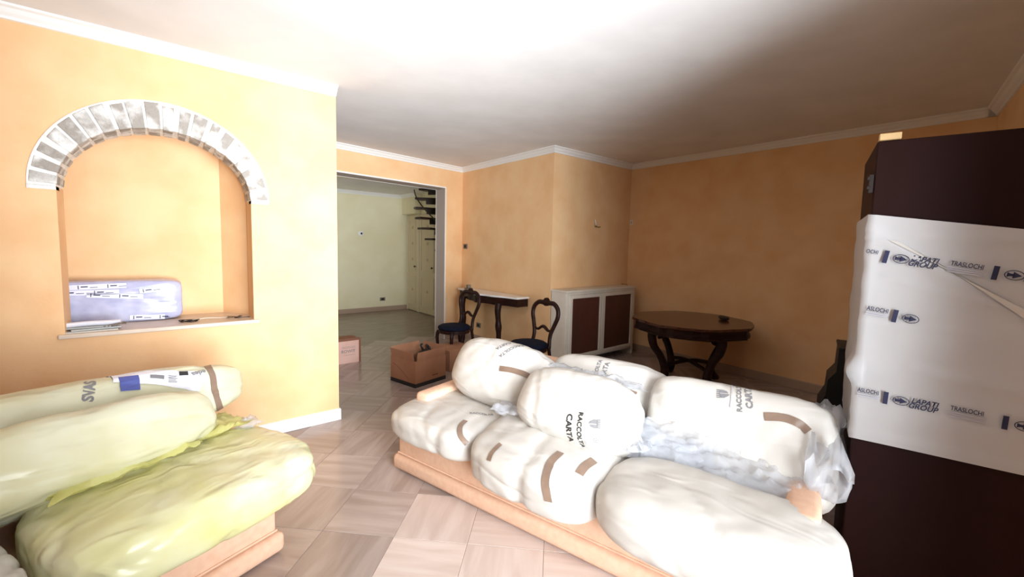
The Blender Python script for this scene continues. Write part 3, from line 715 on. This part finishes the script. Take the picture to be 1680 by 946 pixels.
# the glossy folded streak and the printing
fy = -0.0225
def onface(bm, s, z, rot=0.0, y=fy):
    bmesh.ops.transform(bm, matrix=Matrix.Translation((s, y, z)) @ Matrix.Rotation(-rot, 4, 'Y') @ Matrix.Rotation(PI/2, 4, 'X'), verts=bm.verts[:]); return bm
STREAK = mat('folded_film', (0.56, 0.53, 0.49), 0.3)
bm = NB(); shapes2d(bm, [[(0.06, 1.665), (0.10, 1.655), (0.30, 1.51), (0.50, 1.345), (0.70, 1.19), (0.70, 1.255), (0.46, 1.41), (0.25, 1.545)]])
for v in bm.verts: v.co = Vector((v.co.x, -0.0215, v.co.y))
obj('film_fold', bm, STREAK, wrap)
def tprint(s, z, rot, parts, y=fy):
    """one repeat of the printed band starting at its dark bar (s, z)"""
    c, sn = math.cos(rot), math.sin(rot)
    def at(u, v=0): return (s+u*c-v*sn, z+u*sn+v*c)
    if 'b' in parts:
        bm = shapes2d(NB(), [rect(-0.008, 0.008, -0.027, 0.027)]); obj('printed_bar', onface(bm, *at(0), rot, y), NAVYINK, wrap)
    if 'a' in parts:
        bm = shapes2d(NB(), arrow_logo(0.032)); obj('arrow_emblem', onface(bm, *at(0.050), rot, y), NAVYINK, wrap)
    if 'l' in parts:
        bm = text_mesh('LAPATI', 0.030, 0.0008, 0.25, 0.85); obj('lettering', onface(bm, *at(0.122, 0.011), rot, y), NAVYINK, wrap)
        bm = text_mesh('GROUP', 0.031, 0.0008, 0.25, 0.85); obj('lettering', onface(bm, *at(0.118, -0.012), rot, y), NAVYINK, wrap)
    if 't' in parts:
        bm = text_mesh('TRASLOCHI', 0.026, 0.0004, 0, 0.68); obj('lettering', onface(bm, *at(0.246, 0.013), rot, y), NAVYINK, wrap)
        bm = shapes2d(NB(), [rect(-0.056, 0.056, -0.006, -0.001), rect(-0.056, 0.050, -0.014, -0.009), rect(-0.050, 0.056, -0.022, -0.017)])
        obj('fine_print', onface(bm, *at(0.246), rot, y), LINEINK, wrap)
    if 'T' in parts:
        bm = text_mesh('ASLOCHI', 0.026, 0.0004, 0, 0.68); obj('lettering', onface(bm, *at(-0.060, 0.013), rot, y), NAVYINK, wrap)
        bm = shapes2d(NB(), [rect(-0.036, 0.040, -0.006, -0.001), rect(-0.036, 0.036, -0.014, -0.009)])
        obj('fine_print', onface(bm, *at(-0.060), rot, y), LINEINK, wrap)
tprint(0.058, 1.592, -0.16, 'balt'); tprint(0.381, 1.540, -0.13, 'bal')
tprint(0.105, 1.340, -0.13, 'baT')
tprint(0.100, 0.979, -0.04, 'Tbalt'); tprint(0.451, 0.962, -0.04, 'ba')
bm = text_mesh('OCHI', 0.024, 0.0003, 0, 0.7); obj('lettering', onface(bm, 0.012, 1.612, -0.16), NAVYINK, wrap)

# black piece between sofa end and wardrobe
t = thing('black_shelf_stand', 'narrow black piece of furniture squeezed behind the dark wardrobe', 'stand', (3.10, 0.64, 0), RS)
bm = NB(); prism(bm, [(0.07, 0.0), (0.07, 1.0), (-0.015, 1.0), (-0.02, 0.86), (-0.06, 0.80), (-0.065, 0.7), (-0.10, 0.62), (-0.11, 0.0)], 'y', 0.14, 0.42)
obj('side_panel', bm, BLACK, t)
bm = NB(); box(bm, -0.02, 0.07, 0.12, 0.44, 1.0005, 1.02, 0.004, 1); obj('top_board', bm, BLACK, t)

# ---------------------------------------------------------------- chairs
def chair(label, loc, rz, group):
    """local: faces -x, back at +x, seat 0.46 high"""
    t = thing('dining_chair', label, 'chair', loc, rz, group)
    # seat rail + cushion
    bm = NB()
    out = [(0.235*math.cos(a)*(1.0 if math.cos(a) < 0 else 0.86), 0.23*math.sin(a)*(1 if math.cos(a) < 0 else 0.93)) for a in [2*PI*k/28 for k in range(28)]]
    prism(bm, out, 'z', 0.385, 0.43); obj('seat_rail', bm, DARKWOOD, t)
    bm = NB(); n = 28; rings = []
    for (sc_, z) in ((0.97, 0.4305), (1.04, 0.445), (1.03, 0.465), (0.9, 0.483), (0.6, 0.492), (0.25, 0.495)):
        rings.append([bm.verts.new((x*sc_, y*sc_, z)) for x, y in out])
    for i in range(len(rings)-1):
        for k in range(n): bm.faces.new((rings[i][k], rings[i][(k+1) % n], rings[i+1][(k+1) % n], rings[i+1][k]))
    bm.faces.new(rings[0][::-1]); bm.faces.new(rings[-1]); obj('seat', bm, NAVY, t, True)
    for s in (-1, 1):
        bm = NB(); c = spline([(-0.17, 0.15*s, 0.40), (-0.19, 0.165*s, 0.34), (-0.185, 0.16*s, 0.22), (-0.175, 0.155*s, 0.10), (-0.20, 0.175*s, 0.0)], 5)
        tube(bm, c, [0.030-0.013*min(1, i/14) for i in range(len(c))], 10); obj('leg', bm, DARKWOOD, t, True)
        bm = NB(); c = spline([(0.17, 0.15*s, 0.43), (0.19, 0.155*s, 0.30), (0.215, 0.16*s, 0.15), (0.27, 0.165*s, 0.0)], 5)
        tube(bm, c, [0.022-0.006*i/15 for i in range(len(c))], 8); obj('leg', bm, DARKWOOD, t, True)
    # balloon back
    half = [(0.180, 0.150, 0.40), (0.200, 0.135, 0.50), (0.215, 0.140, 0.58), (0.235, 0.175, 0.68), (0.250, 0.210, 0.78), (0.262, 0.195, 0.87), (0.270, 0.130, 0.925), (0.272, 0.060, 0.930), (0.272, 0.0, 0.935)]
    c = spline(half, 6); c2 = c + [(x, -y, z) for x, y, z in c[-2::-1]]
    rad = [0.024+0.005*math.sin(i/len(c2)*PI) for i in range(len(c2))]
    bm = NB(); tube(bm, c2, rad, 10, flat=0.8); obj('back_hoop', bm, DARKWOOD, t, True)
    # crest ornament with pierced eye
    bm = NB()
    orn = spline([(-0.10, -0.012), (-0.05, 0.018), (-0.025, 0.045), (0, 0.055), (0.025, 0.045), (0.05, 0.018), (0.10, -0.012), (0.05, -0.030), (0.02, -0.044), (-0.02, -0.044), (-0.05, -0.030), (-0.10, -0.012)], 4)[:-1]
    hol = [(0.012*math.cos(2*PI*k/12), 0.006+0.012*math.sin(2*PI*k/12)) for k in range(12)]
    b = bmesh.new(); vo = [b.verts.new((0, p[0], p[1])) for p in orn]; vh = [b.verts.new((0, p[0], p[1])) for p in hol]
    e = [b.edges.new((vo[i], vo[(i+1) % len(vo)])) for i in range(len(vo))]+[b.edges.new((vh[i], vh[(i+1) % 12])) for i in range(12)]
    bmesh.ops.triangle_fill(b, use_beauty=True, edges=e)
    bmesh.ops.delete(b, geom=[f for f in b.faces if (f.calc_center_median()-Vector((0, 0, 0.006))).length < 0.009], context='FACES_ONLY')
    r = bmesh.ops.extrude_face_region(b, geom=b.faces[:])
    for v in [g for g in r['geom'] if isinstance(g, bmesh.types.BMVert)]: v.co.x = 0.030
    bmesh.ops.translate(b, verts=b.verts[:], vec=(0.257, 0, 0.935)); obj('crest', b, DARKWOOD, t)
    bm = NB(); c = spline([(0.222, -0.155, 0.62), (0.226, -0.09, 0.60), (0.226, -0.03, 0.635), (0.226, 0, 0.645), (0.226, 0.03, 0.635), (0.226, 0.09, 0.60), (0.222, 0.155, 0.62)], 5)
    tube(bm, c, [0.017+0.010*math.sin(PI*i/(len(c)-1)) for i in range(len(c))], 8, flat=0.7); obj('cross_rail', bm, DARKWOOD, t, True)
    return t
chair('dark balloon-back chair with navy seat in front of the radiator cover', (3.29, 3.64, 0), math.radians(2), 'balloon-back chairs')
chair('dark balloon-back chair with navy seat at the doorway end of the console', (3.12, 5.02, 0), math.radians(6), 'balloon-back chairs')

# ---------------------------------------------------------------- console
t = thing('console_table', 'dark wooden wall console with a pale serpentine marble top', 'console', (4.0, 5.2, 0), 0)
def serp(ins=0.0, xb=-0.015):
    h = 0.77-ins; fr = spline([(-0.25+ins, -h), (-0.28+ins, -h*0.72), (-0.36+ins, -h*0.45), (-0.38+ins, -h*0.22), (-0.45+ins, 0), (-0.38+ins, h*0.22), (-0.36+ins, h*0.45), (-0.28+ins, h*0.72), (-0.25+ins, h)], 5)
    return [(xb, -h)] + fr + [(xb, h)]
bm = NB(); prism(bm, serp(0), 'z', 0.865, 0.89); bmesh.ops.bevel(bm, geom=[e for e in bm.edges if abs(e.verts[0].co.z-e.verts[1].co.z) < 1e-5], offset=0.006, segments=2, affect='EDGES'); obj('marble_top', bm, MARBLE_W, t)
bm = NB(); prism(bm, serp(0.03, -0.02), 'z', 0.75, 0.8645); obj('apron', bm, DARKWOOD, t)
for (x, y) in ((-0.30, -0.42), (-0.30, 0.52)):
    bm = NB(); c = spline([(x, y, 0.78), (x-0.015, y, 0.66), (x, y, 0.5), (x+0.01, y, 0.3), (x, y, 0.1), (x-0.025, y, 0.0)], 6)
    tube(bm, c, [0.056-0.018*min(1, i/12)+0.014*math.exp(-((i-14)/2.0)**2) for i in range(len(c))], 10); obj('leg', bm, DARKWOOD, t, True)
t = thing('small_clock', 'small dark object standing at the left end of the marble console', 'ornament', (3.80, 5.72, 0.8905))
bm = NB(); box(bm, -0.05, 0.05, -0.05, 0.05, 0, 0.02, 0.003, 1); box(bm, -0.03, 0.03, -0.032, 0.032, 0.02, 0.075, 0.008, 2); obj('ornament_body', bm, PLATE, t)

# ---------------------------------------------------------------- radiator cover
t = thing('radiator_cover', 'cream radiator cover with two reddish brown door panels against the alcove wall', 'cabinet', (4.0, 3.735, 0))
W_ = 1.52; Dp = 0.275; Ht = 1.04
bm = NB()
box(bm, 0, 0.022, 0.022, Dp, 0, Ht-0.03, 0.002, 1); box(bm, W_-0.022, W_, 0.022, Dp, 0, Ht-0.03, 0.002, 1)
box(bm, 0.022, W_-0.022, Dp-0.02, Dp, 0.12, Ht-0.03)
obj('case', bm, CASE, t)
bm = NB(); box(bm, -0.006, W_+0.012, -0.012, Dp+0.015, Ht-0.03, Ht, 0.006, 2); obj('top_board', bm, CASE, t)
bm = NB(); box(bm, 0, 0.055, 0, 0.022, 0.0, Ht-0.031, 0.003, 1); box(bm, W_-0.045, W_, 0, 0.022, 0, Ht-0.031, 0.003, 1); box(bm, 0.055, W_-0.045, 0, 0.022, Ht-0.06, Ht-0.031, 0.002, 1)
box(bm, 0.055, W_-0.045, 0.0, 0.022, 0.10, 0.125, 0.002, 1); obj('face_frame', bm, CASE, t)
for x0, x1 in ((0.058, 0.735), (0.738, W_-0.048)):
    d = thing('door', None, None); d.parent = t
    bm = NB(); z0, z1 = 0.127, Ht-0.062; f = 0.058
    for (a, b_, c, e) in ((x0, x0+f, z0, z1), (x1-f, x1, z0, z1), (x0+f, x1-f, z0, z0+f-0.015), (x0+f, x1-f, z1-f+0.01, z1)):
        box(bm, a, b_, -0.014, 0.010, c, e, 0.003, 1)
    obj('door_frame', bm, CASE, d)
    bm = NB(); box(bm, x0+f-0.002, x1-f+0.002, 0.0, 0.008, z0+f-0.017, z1-f+0.012); obj('door_panel', bm, PANELWOOD, d)
bm = NB(); box(bm, W_+0.022, W_+0.034, 0.16, 0.27, 0.06, Ht+0.02, 0.002, 1); obj('edge_strip', bm, mat('tan_edge', (0.45, 0.27, 0.12), 0.6), t)

# ---------------------------------------------------------------- octagonal table
t = thing('octagonal_table', 'dark mahogany table with a clipped octagonal top and curved legs by the right wall', 'table', (4.93, 2.53, 0), math.radians(21))
def octo(r, k=0.0):
    pts = []
    for i in range(8):
        a = PI/8+i*PI/4; b = PI/8+(i+1)*PI/4
        p, q = Vector((r*math.cos(a), r*math.sin(a))), Vector((r*math.cos(b), r*math.sin(b)))
        m2 = (p+q)/2*(1.045 if i % 2 else 1.0)
        pts += [tuple(p), tuple(p.lerp(q, 0.15)*1.0), tuple((p.lerp(m2, 0.6))*1.012), tuple(m2), tuple((q.lerp(m2, 0.6))*1.012), tuple(p.lerp(q, 0.85))]
    return pts
bm = NB(); prism(bm, octo(0.70), 'z', 0.735, 0.765); bmesh.ops.bevel(bm, geom=[e for e in bm.edges if abs(e.verts[0].co.z-e.verts[1].co.z) < 1e-5], offset=0.010, segments=3, affect='EDGES'); obj('table_top', bm, TABLEWOOD, t)
bm = NB(); prism(bm, octo(0.655), 'z', 0.635, 0.7345); obj('apron', bm, DARKWOOD, t)
bm = NB(); prism(bm, octo(0.668), 'z', 0.628, 0.650); obj('bead_moulding', bm, DARKWOOD, t)
for k in range(4):
    a = PI/4+k*PI/2; ca, sa = math.cos(a), math.sin(a)
    prof_ = spline([(0.50, 0.66), (0.53, 0.58), (0.50, 0.46), (0.41, 0.34), (0.35, 0.22), (0.33, 0.12), (0.36, 0.05), (0.42, 0.0)], 6)
    bm = NB(); tube(bm, [(r*ca, r*sa, z) for r, z in prof_], [0.060-0.016*abs(math.sin(i/12)) for i in range(len(prof_))], 10, flat=0.8); obj('leg', bm, DARKWOOD, t, True)
    bm = NB(); tube(bm, spline([(0.50*ca, 0.50*sa, 0.655), (0.42*ca, 0.42*sa, 0.62), (0.40*ca, 0.40*sa, 0.57), (0.44*ca, 0.44*sa, 0.56)], 5), 0.026, 8); obj('scroll', bm, DARKWOOD, t, True)
bm = NB()
for k in range(2):
    a = PI/4+k*PI/2; r = 0.34
    tube(bm, spline([(r*math.cos(a), r*math.sin(a), 0.20), (0.15*math.cos(a), 0.15*math.sin(a), 0.24), (0, 0, 0.25), (-0.15*math.cos(a), -0.15*math.sin(a), 0.24), (-r*math.cos(a), -r*math.sin(a), 0.20)], 5), 0.024, 8)
obj('stretcher', bm, DARKWOOD, t, True)
t = thing('dark_cloth', 'small dark crumpled object lying on the octagonal table', 'object', (5.23, 2.27, 0.766), 0.6)
bm = blob(0.12, 0.06, 0.022, 2.4, 10, 0.01, 9, 5, 0.006); bmesh.ops.translate(bm, verts=bm.verts[:], vec=(0, 0, 0.026)); obj('crumpled_body', bm, BLACK, t, True)

# ---------------------------------------------------------------- cartons
def carton(label, loc, rz, wx, wy_, h, m_, open_=True, band=True, flaps=True, group=None):
    t = thing('cardboard_box', label, 'box', loc, rz, group); th = 0.006
    names = (('side_panel', (0, wx, 0, th)), ('side_panel', (0, wx, wy_-th, wy_)), ('side_panel', (0, th, th, wy_-th)), ('side_panel', (wx-th, wx, th, wy_-th)))
    for nm, (a, b, c, d) in names:
        bm = NB(); box(bm, a, b, c, d, 0.0, h); obj(nm, bm, m_, t)
    bm = NB(); box(bm, th, wx-th, th, wy_-th, 0.002, 0.012); obj('bottom_panel', bm, CARDIN, t)
    if flaps:
        for (ax, a, c0, c1, hinge, sgn) in (('x', 35, 0, wx, 0, -1), ('y', 12, 0, wy_, 0, -1), ('y', -20, 0, wy_, wx, 1)):
            bm = NB(); fl = 0.13
            if ax == 'x':
                box(bm, c0+.01, c1-.01, -0.002, 0.002, 0, fl); M_ = Matrix.Translation((0, 0.003, h)) @ Matrix.Rotation(math.radians(-a-100), 4, 'X')
                M_ = Matrix.Translation((0, 0.003, h)) @ Matrix.Rotation(math.radians(75), 4, 'X')
            else:
                box(bm, -0.002, 0.002, c0+.01, c1-.01, 0, fl); M_ = Matrix.Translation((hinge, 0, h)) @ Matrix.Rotation(math.radians(-a if sgn < 0 else -a), 4, 'Y')
            bmesh.ops.transform(bm, matrix=M_, verts=bm.verts[:]); obj('flap', bm, m_, t)
    return t
# open carton, front corner (2.11,4.17)
ang = math.atan2(4.285-4.165, 2.612-2.109)
cb = carton('open brown cardboard box on the floor in front of the doorway', (2.10, 4.20, 0), ang, 0.46, 0.44, 0.30, CARD, flaps=False)
for (M_, wd, ml) in ((Matrix.Translation((0, 0, 0.30)) @ Matrix.Rotation(math.radians(-12), 4, 'Y'), 0.44, 'y'), (Matrix.Translation((0, 0, 0.30)) @ Matrix.Rotation(math.radians(8), 4, 'X'), 0.46, 'x'),
                     (Matrix.Translation((0.46, 0, 0.30)) @ Matrix.Rotation(math.radians(20), 4, 'Y'), 0.44, 'y'), (Matrix.Translation((0, 0.44, 0.30)) @ Matrix.Rotation(math.radians(-14), 4, 'X'), 0.46, 'x')):
    bm = NB(); fl = 0.10
    if ml == 'y': box(bm, -0.002, 0.002, 0.02, wd-0.02, 0, fl)
    else: box(bm, 0.02, wd-0.02, -0.002, 0.002, 0, fl)
    bmesh.ops.transform(bm, matrix=M_, verts=bm.verts[:]); obj('flap', bm, CARD, cb)
bm = NB(); box(bm, -0.0015, 0.462, -0.0015, 0.0, 0.0, 0.045); box(bm, -0.0015, 0.0, 0.0, 0.44, 0.0, 0.045); obj('printed_band', bm, INK, cb)
bm = shapes2d(NB(), [rect(0.25, 0.34, 0.085, 0.100)])
for v in bm.verts: v.co = Vector((v.co.x, -0.001, v.co.y))
obj('printed_mark', bm, CARDIN, cb)
bm = NB(); tube(bm, spline([(-0.0015, 0.40, 0.22), (-0.0015, 0.30, 0.19), (-0.0015, 0.18, 0.12), (-0.0015, 0.10, 0.07)], 6), 0.0035, 4); obj('printed_line', bm, CARDIN, cb)
k = thing('dark_bundle', 'dark bundle poking out of the open cardboard box', 'bundle', (2.42, 4.53, 0.013), 0.5)
bm = blob(0.13, 0.09, 0.15, 2.6, 12, 0.03, 6, 8, 0.02); bmesh.ops.translate(bm, verts=bm.verts[:], vec=(0, 0, 0.165)); obj('bundle_body', bm, BLACK, k, True)
bm = NB(); tube(bm, spline([(0, 0, 0.3), (0.03, 0.03, 0.36), (0.07, 0.04, 0.34), (0.09, 0.0, 0.29)], 5), 0.014, 6); tube(bm, spline([(-0.03, 0.02, 0.29), (-0.06, 0.05, 0.37), (-0.02, 0.06, 0.38)], 5), 0.012, 6); obj('strap', bm, BLACK, k, True)
cb2 = carton('second brown cardboard box half hidden under the chair behind the open box', (2.72, 4.50, 0), 0.10, 0.42, 0.40, 0.26, CARD, flaps=False)
bm = NB(); box(bm, 0.0, 0.42, 0.0, 0.198, 0.2605, 0.265); obj('flap', bm, CARD, cb2)
bm = NB(); box(bm, 0.0, 0.42, 0.202, 0.40, 0.2605, 0.265); obj('flap', bm, CARD, cb2)
# pale box in the doorway
cb3 = carton('pale pink cardboard box with lettering standing beyond the end of the niche wall', (1.50, 5.62, 0), 0.0, 0.50, 0.33, 0.30, CARDL, flaps=False)
bm = NB(); box(bm, 0.475, 0.5015, -0.003, 0.0, 0.0, 0.335); box(bm, 0, 0.4745, -0.003, 0.0, 0.302, 0.335); obj('dark_edge', bm, CARDIN, cb3)
bm = NB(); box(bm, 0, 0.50, 0.0, 0.33, 0.3005, 0.305); obj('flap', bm, CARD, cb3)
bm = text_mesh('ROWIT', 0.055, 0.0006); 
bmesh.ops.transform(bm, matrix=Matrix.Translation((0.335, -0.0012, 0.16)) @ Matrix.Rotation(PI/2, 4, 'X'), verts=bm.verts[:]); obj('lettering', bm, GREYINK, cb3)
bm = shapes2d(NB(), [rect(0.25, 0.43, 0.205, 0.209), rect(0.25, 0.43, 0.222, 0.225), rect(0.28, 0.42, 0.11, 0.113)])
for v in bm.verts: v.co = Vector((v.co.x, -0.0012, v.co.y))
obj('printed_line', bm, GREYINK, cb3)

# ---------------------------------------------------------------- spiral stair in the far room
sx, sy = 4.27, 7.35
t = thing('spiral_staircase', 'dark spiral staircase just visible behind the right side of the doorway', 'staircase', (sx, sy, 0))
bm = NB(); tube(bm, [(0, 0, 0), (0, 0, 2.765)], 0.045, 14); obj('centre_pole', bm, IRON, t)
for k in range(14):
    z = 0.12+k*0.20; ac = math.radians(140+(2.42-z)*112); a = ac-math.radians(17); a1 = ac+math.radians(17)
    bm = NB(); r = 0.56
    if z > 2.72: continue
    prism(bm, [(0.04*math.cos(a), 0.04*math.sin(a)), (r*math.cos(a), r*math.sin(a)), (r*math.cos((a+a1)/2)*1.03, r*math.sin((a+a1)/2)*1.03), (r*math.cos(a1), r*math.sin(a1)), (0.04*math.cos(a1), 0.04*math.sin(a1))], 'z', z-0.035, z)
    obj('tread', bm, DARKWOOD, t)
    bm = NB(); prism(bm, [(0.04*math.cos(a1), 0.04*math.sin(a1)), (r*0.62*math.cos(a1), r*0.62*math.sin(a1)), (r*0.60*math.cos(a1-0.07), r*0.60*math.sin(a1-0.07)), (0.04*math.cos(a1-0.6), 0.04*math.sin(a1-0.6))], 'z', z-0.13, z-0.0355)
    obj('tread_bracket', bm, IRON, t)
bm = NB(); hp = []
for k in range(24):
    z = 1.3+k*0.055; ac = math.radians(150+(2.42-z)*112); hp.append((0.57*math.cos(ac), 0.57*math.sin(ac), z+0.30 if z+0.3 < 2.72 else 2.72))
tube(bm, hp[:-4], 0.012, 6); obj('handrail', bm, IRON, t)

# ---------------------------------------------------------------- prints and tape on the bags
def bag_crest(h=0.05):
    p = [[(-h*0.4, h*0.2), (-h*0.4, -h*0.1), (-h*0.2, -h*0.45), (0, -h*0.6), (0, h*0.2)], [(0.10*h, h*0.2), (0.10*h, -h*0.5), (h*0.3, -h*0.35), (h*0.42, -h*0.05), (h*0.42, h*0.2)]]
    for k in range(5): p.append(rect(-h*0.42+k*h*0.18, -h*0.42+k*h*0.18+h*0.11, h*0.28, h*0.55))
    p.append(rect(-h*0.42, h*0.41, h*0.24, h*0.30))
    return p
def star(r): 
    out = []
    for k in range(8):
        a = k*PI/4; x, y = r*math.cos(a), r*math.sin(a); out.append(rect(x-r*0.2, x+r*0.2, y-r*0.2, y+r*0.2))
    out.append(rect(-r*0.25, r*0.25, -r*0.25, r*0.25)); return out
def two_words(S, c1, c2, up, s1, s2, ink=INK, w1='RACCOLTA', w2='CARTA', **k):
    S.decal(text_mesh(w1, s1, s1*0.03), c1, up, ink, 'lettering', **k); S.decal(text_mesh(w2, s2, s2*0.03), c2, up, ink, 'lettering', **k)
s = Surf(G)
two_words(s, (950, 707), (933, 703), (14, 2), 0.036, 0.046)
s.decal(shapes2d(NB(), bag_crest(0.055)), (976, 695), (14, 1), GREYINK, 'crest_print')
s.decal(shapes2d(NB(), star(0.012)), (978, 722), (14, 1), GREYINK, 'star_print')
s.tape([(963, 672), (959, 690), (960, 715), (963, 730)], 0.003, LINEINK, 'printed_line')
s = Surf(F)
two_words(s, (1213, 648), (1229, 649), (-14, -1), 0.032, 0.042, GREYINK)
s.decal(shapes2d(NB(), bag_crest(0.055)), (1186, 646), (-14, -1), GREYINK, 'crest_print')
s.tape([(1201, 632), (1200, 650), (1198, 668)], 0.004, LINEINK, 'printed_line')
s.tape([(1283, 632), (1284, 643)], 0.006, LINEINK, 'printed_line') if False else None
s.tape([(1254, 683), (1285, 685), (1310, 694), (1326, 708)], 0.040)
s = Surf(E_)
two_words(s, (979, 610), (992, 610), (-12, -3), 0.034, 0.044, GREYINK)
s.tape([(998, 631), (1025, 638), (1045, 645)], 0.016)
s = Surf(D)
two_words(s, (838, 572), (826, 566), (7, 10), 0.036, 0.036, GREYINK)
s.tape([(838, 590), (848, 583), (852, 578)], 0.003, LINEINK, 'printed_line')
s.tape([(820, 604), (840, 607), (857, 612), (868, 617)], 0.036)
s = Surf(A)
s.tape([(764, 690), (755, 700), (756, 715), (766, 728)], 0.032)
s.decal(text_mesh('RACCOLTA', 0.03, 0.001), (790, 679), (2, -10), GREYINK, 'lettering')
s = Surf(B)
s.tape([(920, 742), (903, 760), (895, 790), (900, 822)], 0.042)
s.tape([(975, 755), (960, 765), (950, 778)], 0.045)
s.tape([(822, 728), (808, 742), (802, 756)], 0.030)
s = Surf(YC)
bmL = shapes2d(NB(), [rect(-0.19, 0.19, -0.05, 0.05)])
lab = s.decal(bmL, (266, 618), (-2, -10), LABELW, 'printed_label', off=0.008, ml=0.012)
s.decal(shapes2d(NB(), [rect(-0.038, 0.038, -0.042, 0.042)]), (212, 629), (-2, -10), BLUEINK, 'blue_panel', off=0.011)
s.decal(text_mesh('LATEX', 0.024, 0.0008), (211, 629), (-2, -10), LABELW, 'panel_lettering', off=0.008) if False else None
s.decal(shapes2d(NB(), [rect(-0.02, 0.02, -0.014, 0.014)]), (300, 614), (-2, -10), INK, 'printed_square', off=0.011)
s.decal(shapes2d(NB(), [rect(-0.03, 0.03, -0.012, 0.010)]), (257, 619), (-2, -10), GREYINK, 'printed_square', off=0.011)
bmL = NB(); q = []
for k in range(5): q.append(rect(-0.02, 0.02-0.006*(k % 2), -0.020+k*0.009, -0.016+k*0.009))
s.decal(shapes2d(bmL, q), (282, 622), (-2, -10), GREYINK, 'fine_print', off=0.011)
s.tape([(338, 597), (348, 615), (352, 640), (360, 668), (364, 690)], 0.035)
s.decal(text_mesh('edea', 0.04, 0.001), (325, 613), (4, 12), GREYINK, 'label_lettering', off=0.011)
s.decal(text_mesh('SVAS', 0.055, 0.0022), (147, 640), (-10, 0), GREYINK, 'lettering')
